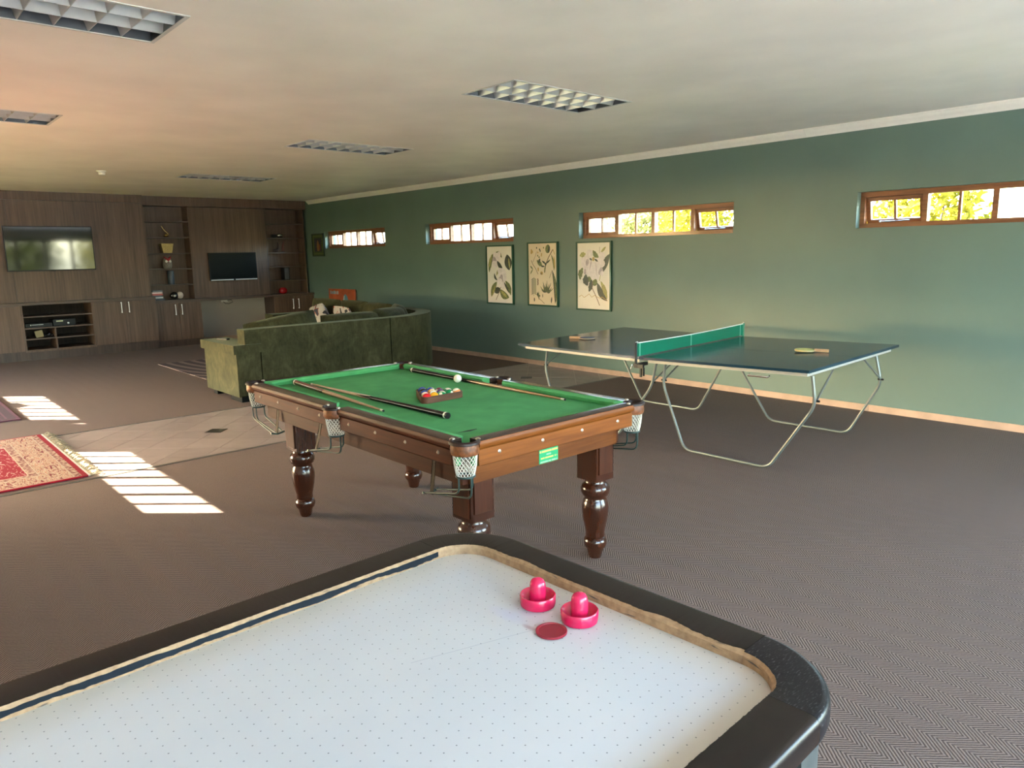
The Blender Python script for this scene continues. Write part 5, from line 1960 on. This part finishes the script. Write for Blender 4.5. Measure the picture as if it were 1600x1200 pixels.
# net with its two clamp posts
net = thing('table_tennis_net', 'green table tennis net with a white top cord, clamped across the table', 'net', (11.07, -1.83, 0.745))
base = Vector((11.07, -1.83, 0.745))
na, nf = Vector((11.088, -2.655, 0.749)), Vector((11.05, -1.0, 0.775))
HN = 0.112
b = MB()
n = 30
pts_t, pts_b = [], []
for k in range(n + 1):
    s = k / n
    c = lerp(na, nf, s)
    sag = 0.010 * math.sin(PI * s)
    pts_t.append(c + Vector((0, 0, HN - sag)) - base)
    pts_b.append(c + Vector((0, 0, 0.004)) - base)
th = Vector((0.0012, 0, 0))
b.rings([[pts_b[k] - th, pts_b[k] + th, pts_t[k] + th, pts_t[k] - th] for k in range(n + 1)])
b.build('mesh', m_net('green_mesh', (0.015, 0.26, 0.16), 0.72), net)
b = MB()
b.tube(pts_t, 0.0045, 8)
b.build('top_cord', plain('white_cord', (0.62, 0.68, 0.6), 0.7), net, smooth=60)
b = MB()
for s in (0.03, 0.47, 0.965):
    k = lerp(na, nf, s) - base
    b.box(k.x - 0.0025, k.x + 0.0025, k.y - 0.006, k.y + 0.006, k.z + 0.004, k.z + HN - 0.006)
b.build('seam_tape', plain('net_tape', (0.10, 0.38, 0.27), 0.6), net)
GPOST = plain('green_post', (0.0, 0.14, 0.06), 0.4)
for p, sg, m in ((na, -1, BLACKP), (nf, 1, GPOST)):
    q = p - base
    b = MB()
    b.lathe([(0.011, -0.055), (0.011, HN + 0.002), (0.009, HN + 0.006)], 14, M=Matrix.Translation(q))
    post = b.build('post', m, net, smooth=40)
    if sg < 0:
        b = MB()
        b.box(q.x - 0.018, q.x + 0.02, q.y - 0.012, q.y + 0.13, q.z - 0.075, q.z - 0.052)
        b.box(q.x - 0.012, q.x + 0.075, q.y - 0.01, q.y + 0.012, q.z - 0.085, q.z - 0.055)
        b.box(q.x + 0.045, q.x + 0.058, q.y - 0.008, q.y + 0.012, q.z - 0.155, q.z - 0.08)
        b.box(q.x + 0.068, q.x + 0.08, q.y - 0.008, q.y + 0.012, q.z - 0.145, q.z - 0.08)
        b.build('clamp', BLACKP, post, bevel=0.002)
        b = MB()
        b.tube([q + Vector((-0.005, 0, HN + 0.004)), q + Vector((0.006, 0.01, HN + 0.012)), q + Vector((0.012, 0.02, HN))], 0.004, 8)
        b.tube([q + Vector((-0.03, -0.012, -0.06)), q + Vector((-0.03, -0.02, -0.09)), q + Vector((-0.04, -0.02, -0.105)), q + Vector((-0.02, -0.02, -0.07))], 0.0035, 8)
        b.build('wing_clip', CHROME, post, smooth=50)
    else:
        b = MB()
        b.box(q.x - 0.018, q.x + 0.018, q.y - 0.13, q.y + 0.012, q.z - 0.075, q.z - 0.052)
        b.build('clamp', BLACKP, post, bevel=0.002)
        b = MB()
        b.sphere(q + Vector((0, 0, HN + 0.008)), 0.009, 10)
        b.build('cord_knob', TT_FR, post, smooth=60)

HANDLE = woodmat('bat_handle', (0.36, 0.20, 0.10), (0.52, 0.32, 0.17), (20, 20, 20), 0.5, bump=0)
PLY = plain('bat_plywood', (0.52, 0.38, 0.22), 0.6)


def bat(label, loc, rz, face, tilt):
    t = thing('table_tennis_bat', label, 'bat', loc, rz)
    t.rotation_euler = (tilt[0], tilt[1], rz)

    def outline(sc):
        o = []
        for k in range(29):
            a = math.radians(-155 + 310 * k / 28)
            o.append((0.079 * sc * math.cos(a) + 0.0, 0.0745 * sc * math.sin(a)))
        o += [(-0.081, 0.016), (-0.081, -0.016)] if sc > 0.98 else [(-0.066, 0.025), (-0.066, -0.025)]
        return o
    b = MB()
    b.prism(outline(1.0), 0.003, 0.009)
    b.build('blade', PLY, t)
    b = MB()
    b.prism(outline(0.97), 0.009, 0.011)
    b.build('rubber', face, t)
    b = MB()
    b.prism(outline(0.97), 0.0, 0.003)
    b.build('rubber', face, t)
    b = MB()
    b.box(-0.175, -0.07, -0.0135, 0.0135, -0.005 + 0.004, 0.0205)
    b.build('handle', HANDLE, t, bevel=0.006, seg=3, smooth=50)
    return t


bat('dark blue table tennis bat lying on the sofa end of the table', (9.985, -2.02, 0.7605), 0.5, plain('bat_navy', (0.012, 0.022, 0.045), 0.5), (0.018, 0.0))
bat('yellow faced table tennis bat lying on the near half of the table', (12.02, -1.71, 0.7832), PI + 0.3, plain('bat_yellow', (0.60, 0.55, 0.17), 0.5), (-0.018, -0.012))

# ------------------------------------------------------------------ air hockey table
LAM = plain('rail_laminate', (0.012, 0.0075, 0.006), 0.27, var=0.2, scale=4, spec=0.28)
LAMC, _nt, _b = new_mat('corner_laminate')
_n = N(_nt, 'ShaderNodeTexNoise', {'Vector': MAPV(_nt, POS(_nt), (330, 75, 75), rot=(0, 0, 0.7)), 'Scale': 1.0, 'Detail': 3.0, 'Roughness': 0.6}).outputs[0]
_nt.links.new(RAMP(_nt, _n, [(0.5, (0.006, 0.005, 0.006)), (0.6, (0.018, 0.017, 0.019)), (0.72, (0.12, 0.115, 0.12))]), _b.inputs['Base Color'])
_b.inputs['Roughness'].default_value = 0.3
_b.inputs['Specular IOR Level'].default_value = 0.25


def m_mdf():
    m, nt, b = new_mat('worn_chipboard')
    p = POS(nt)
    n1 = N(nt, 'ShaderNodeTexNoise', {'Vector': p, 'Scale': 60.0, 'Detail': 5.0}).outputs[0]
    n2 = N(nt, 'ShaderNodeTexNoise', {'Vector': MAPV(nt, p, (14, 14, 110)), 'Scale': 1.0, 'Detail': 4.0, 'Distortion': 0.4}).outputs[0]
    c = RAMP(nt, n1, [(0.3, (0.23, 0.13, 0.065)), (0.7, (0.36, 0.225, 0.12))])
    k = RAMP(nt, n2, [(0.62, (0, 0, 0)), (0.70, (1, 1, 1))])
    nt.links.new(MIX(nt, k, c, (0.05, 0.04, 0.035)), b.inputs['Base Color'])
    b.inputs['Roughness'].default_value = 0.7
    BUMP(nt, b, n1, 0.6, 0.004)
    return m


MDF = m_mdf()


def m_field():
    m, nt, b = new_mat('air_hockey_field')
    o = OBJ(nt)
    s = N(nt, 'ShaderNodeSeparateXYZ', {'Vector': o})
    pit = 0.0272

    def cell(v):
        return MATH(nt, 'SUBTRACT', MATH(nt, 'FRACT', MATH(nt, 'DIVIDE', MATH(nt, 'ADD', v, 10.0), pit)), 0.5)
    cx, cy = cell(s.outputs[0]), cell(s.outputs[1])
    r = MATH(nt, 'SQRT', MATH(nt, 'ADD', MATH(nt, 'MULTIPLY', cx, cx), MATH(nt, 'MULTIPLY', cy, cy)))
    dot = MATH(nt, 'LESS_THAN', r, 0.055)
    big = N(nt, 'ShaderNodeTexNoise', {'Vector': o, 'Scale': 2.2, 'Detail': 4.0}).outputs[0]
    base = RAMP(nt, big, [(0.3, (0.44, 0.445, 0.46)), (0.7, (0.51, 0.51, 0.515))])
    e = MATH(nt, 'MINIMUM', MATH(nt, 'SUBTRACT', 0.4735, MATH(nt, 'ABSOLUTE', s.outputs[0])), MATH(nt, 'SUBTRACT', 0.962, MATH(nt, 'ABSOLUTE', s.outputs[1])))
    stain = RAMP(nt, e, [(0.0, (0.62, 0.62, 0.62)), (0.12, (0, 0, 0))])
    base = MIX(nt, MATH(nt, 'MULTIPLY', stain, 0.9), base, (0.46, 0.385, 0.27))
    # two smudges by the mallets
    for (mx, my, sx, sy, col, amt) in ((-0.11, 0.775, 0.07, 0.025, (0.42, 0.42, 0.55), 0.5), (-0.075, 0.815, 0.05, 0.03, (0.5, 0.5, 0.6), 0.35), (-0.035, 0.768, 0.022, 0.009, (0.25, 0.1, 0.12), 0.5)):
        ux = MATH(nt, 'DIVIDE', MATH(nt, 'SUBTRACT', s.outputs[0], mx), sx)
        uy = MATH(nt, 'DIVIDE', MATH(nt, 'SUBTRACT', s.outputs[1], my), sy)
        q = MATH(nt, 'ADD', MATH(nt, 'MULTIPLY', ux, ux), MATH(nt, 'MULTIPLY', uy, uy))
        f = MATH(nt, 'MULTIPLY', RAMP(nt, q, [(0.0, (1, 1, 1)), (1.0, (0, 0, 0))]), amt)
        base = MIX(nt, f, base, col)
    # a scratch and a faint drawn circle
    ln = MATH(nt, 'ABSOLUTE', MATH(nt, 'SUBTRACT', MATH(nt, 'ADD', MATH(nt, 'MULTIPLY', s.outputs[0], 3.2), 0.83), s.outputs[1]))
    inr = MATH(nt, 'MULTIPLY', MATH(nt, 'LESS_THAN', s.outputs[1], 0.80), MATH(nt, 'GREATER_THAN', s.outputs[1], 0.5))
    base = MIX(nt, MATH(nt, 'MULTIPLY', MATH(nt, 'MULTIPLY', MATH(nt, 'LESS_THAN', ln, 0.004), inr), 0.55), base, (0.3, 0.32, 0.36))
    ux = MATH(nt, 'SUBTRACT', s.outputs[0], 0.118)
    uy = MATH(nt, 'SUBTRACT', s.outputs[1], 0.925)
    q = MATH(nt, 'SQRT', MATH(nt, 'ADD', MATH(nt, 'MULTIPLY', ux, ux), MATH(nt, 'MULTIPLY', uy, uy)))
    base = MIX(nt, MATH(nt, 'MULTIPLY', MATH(nt, 'LESS_THAN', MATH(nt, 'ABSOLUTE', MATH(nt, 'SUBTRACT', q, 0.03)), 0.0006), 0.5), base, (0.4, 0.4, 0.42))
    nt.links.new(MIX(nt, MATH(nt, 'MULTIPLY', dot, 0.8), base, (0.08, 0.08, 0.09)), b.inputs['Base Color'])
    b.inputs['Roughness'].default_value = 0.28
    b.inputs['Specular IOR Level'].default_value = 0.45
    return m


HC = Vector((13.731, -7.025, 0.0))
hk = thing('air_hockey_table', 'air hockey table with a worn dark rim and perforated white field', 'air hockey table', HC, 0.03)
AW, AL, AR, RIM = 0.5735, 1.06, 0.2, 0.1
ZT, ZF = 0.80, 0.7725


def outline_hk(w, l, r, n=10):
    return (arc(w - r, l - r, r, 0, 90, n) + arc(-w + r, l - r, r, 90, 180, n) + arc(-w + r, -l + r, r, 180, 270, n) + arc(w - r, -l + r, r, 270, 360, n))


b = MB()
b.prism(outline_hk(AW - RIM + 0.004, AL - RIM + 0.004, AR - RIM), 0.70, ZF)
b.build('playing_field', m_field(), hk)

rnd = random.Random(21)


def chip(t, seed, amp):
    """Jagged chip width along the inner edge."""
    a = noise.noise(Vector((t * 6.0, seed, 0.0)))
    c = noise.noise(Vector((t * 40.0, seed, 5.0)))
    d = noise.noise(Vector((t * 140.0, seed, 9.0)))
    return max(0.003, 0.004 + amp * max(0.0, a - 0.08) + 0.0025 * abs(c) + 0.0016 * d)


def rim_piece(name, st, mat, seed, amp, strip=None):
    """st: list of (outer point, inward normal, running length)."""
    lam, mdf, s_lo = [], [], []
    for (px_, py_), (nx, ny), tl in st:
        c = chip(tl, seed, amp)
        s1 = RIM - c

        def Q(s, z):
            return Vector((px_ + nx * s, py_ + ny * s, z))
        lam.append([Q(0.012, 0.742), Q(0.003, 0.748), Q(0.0, 0.76), Q(0.0, 0.784), Q(0.0025, 0.7925), Q(0.008, 0.798), Q(0.015, ZT), Q(0.0165, ZT), Q(s1 - 0.0015, ZT), Q(s1, ZT - 0.0004), Q(s1 - 0.001, ZT - 0.003), Q(s1 - 0.004, 0.745)])
        mdf.append([Q(s1 - 0.0008, ZT - 0.0012), Q(RIM - 0.003, ZT - 0.0045), Q(RIM, ZT - 0.009), Q(RIM, 0.745), Q(s1 - 0.003, 0.745)])
        a = noise.noise(Vector((tl * 9.0, seed + 3.0, 0.0))) + 0.5 * noise.noise(Vector((tl * 45.0, seed + 3.0, 2.0)))
        e = noise.noise(Vector((tl * 7.0, seed + 8.0, 0.0))) + 0.5 * noise.noise(Vector((tl * 60.0, seed + 3.0, 2.0)))
        lo, hi = ZF + 0.006 + 0.006 * e, ZT - 0.0085 + 0.0045 * a
        s_lo.append([Q(RIM - 0.001, lo), Q(RIM + 0.0009, lo), Q(RIM + 0.0009, hi), Q(RIM - 0.001, hi)])
    b = MB()
    b.rings(lam)
    r = b.build(name, mat, hk, smooth=35)
    b = MB()
    b.rings(mdf)
    b.build('worn_edge', MDF, r, smooth=25)
    if strip:
        b = MB()
        b.rings(s_lo)
        b.build('edge_laminate', strip, r, label='remains of navy laminate on the inner edge')
    return r


def straight(p0, p1, nrm, n):
    Lg = math.hypot(p1[0] - p0[0], p1[1] - p0[1])
    return [((p0[0] + (p1[0] - p0[0]) * k / n, p0[1] + (p1[1] - p0[1]) * k / n), nrm, Lg * k / n) for k in range(n + 1)]


NAVY = plain('navy_laminate', (0.006, 0.009, 0.014), 0.45, var=0.2, scale=20, spec=0.2)
g = 0.0007
rim_piece('side_rail', straight((-AW, -AL + AR + g), (-AW, AL - AR - g), (1, 0), 260), LAM, 1.0, 0.006, NAVY)
rim_piece('side_rail', straight((AW, -AL + AR + g), (AW, AL - AR - g), (-1, 0), 200), LAM, 2.0, 0.004, NAVY)
rim_piece('end_rail', straight((-AW + AR + g, AL), (AW - AR - g, AL), (0, -1), 160), LAM, 3.3, 0.045)
rim_piece('end_rail', straight((-AW + AR + g, -AL), (AW - AR - g, -AL), (0, 1), 60), LAM, 4.0, 0.01)


def corner(cx, cy, a0, a1, n, sl=0.0):
    o = []
    for k in range(n + 1):
        a = math.radians(a0 + (a1 - a0) * k / n)
        o.append(((cx + AR * math.cos(a), cy + AR * math.sin(a)), (-math.cos(a), -math.sin(a)), AR * math.radians(a1 - a0) * k / n))
    return o


rim_piece('corner_rail', corner(AW - AR, AL - AR, 0, 90, 60), LAMC, 5.0, 0.008)
rim_piece('corner_rail', corner(-AW + AR, AL - AR, 90, 180, 60), LAM, 6.0, 0.006)
rim_piece('corner_rail', corner(-AW + AR, -AL + AR, 180, 270, 30), LAM, 7.0, 0.006)
rim_piece('corner_rail', corner(AW - AR, -AL + AR, 270, 360, 30), LAM, 8.0, 0.006)
b = MB()
b.prism(outline_hk(AW - 0.012, AL - 0.012, AR - 0.012), 0.732, 0.7425)
b.build('edge_board', MDF, hk)
b = MB()
b.prism(outline_hk(AW - 0.03, AL - 0.03, AR - 0.03), 0.56, 0.731)
b.build('skirt', plain('skirt_brown', (0.025, 0.012, 0.01), 0.35), hk, smooth=35)
for cx, cy, a0 in ((AW - AR, AL - AR, 8), (-AW + AR, AL - AR, 98), (-AW + AR, -AL + AR, 188), (AW - AR, -AL + AR, 278)):
    b = MB()
    b.prism(arc(cx, cy, AR - 0.016, a0 - 16, a0 + 90, 14) + arc(cx, cy, AR - 0.029, a0 + 90, a0 - 16, 14), 0.54, 0.7315)
    b.build('corner_plate', plain('corner_plate_metal', (0.13, 0.145, 0.14), 0.4, 0.7), hk, smooth=35)
for sx in (-1, 1):
    for sy in (-1, 1):
        b = MB()
        b.box(sx * 0.36 - 0.07, sx * 0.36 + 0.07, sy * 0.8 - 0.07, sy * 0.8 + 0.07, 0.03, 0.56)
        lg = b.build('leg', LAM, hk, bevel=0.006)
        b = MB()
        b.lathe([(0.035, 0.0), (0.04, 0.012), (0.02, 0.03)], 16, M=Matrix.Translation((sx * 0.36, sy * 0.8, 0)))
        b.build('foot', BLACKP, lg, smooth=40)
PINK = plain('pink_plastic', (0.52, 0.007, 0.062), 0.25, coat=0.2)
PUCKM = plain('puck_red', (0.22, 0.008, 0.02), 0.45)


def mallet(label, loc):
    t = thing('air_hockey_mallet', label, 'mallet', loc, 0, 'pink mallets on the air hockey table')
    b = MB()
    b.lathe([(0.036, 0.0), (0.0405, 0.002), (0.042, 0.008), (0.0425, 0.026), (0.0405, 0.0285), (0.038, 0.0275), (0.033, 0.02), (0.024, 0.0115), (0.018, 0.0105), (0.0, 0.0105)], 40)
    b.build('bowl', PINK, t, smooth=50)
    b = MB()
    b.lathe([(0.0205, 0.0105), (0.0195, 0.014), (0.0192, 0.048), (0.0175, 0.057), (0.0135, 0.0635), (0.007, 0.067), (0.0, 0.068)], 32)
    b.build('grip', PINK, t, smooth=60)
    return t


mallet('pink air hockey mallet standing behind the red puck, nearer the far rim', (13.612, -6.171, ZF + 0.0003))
mallet('pink air hockey mallet touching the red puck', (13.731, -6.156, ZF + 0.0003))
t = thing('air_hockey_puck', 'flat dark red air hockey puck beside the two pink mallets', 'puck', (13.724, -6.238, ZF + 0.0003))
b = MB()
b.lathe([(0.032, 0.0), (0.0342, 0.001), (0.0345, 0.005), (0.033, 0.0062), (0.029, 0.0058), (0.0285, 0.0048), (0.0, 0.0048)], 40)
b.build('disc', PUCKM, t, smooth=40)
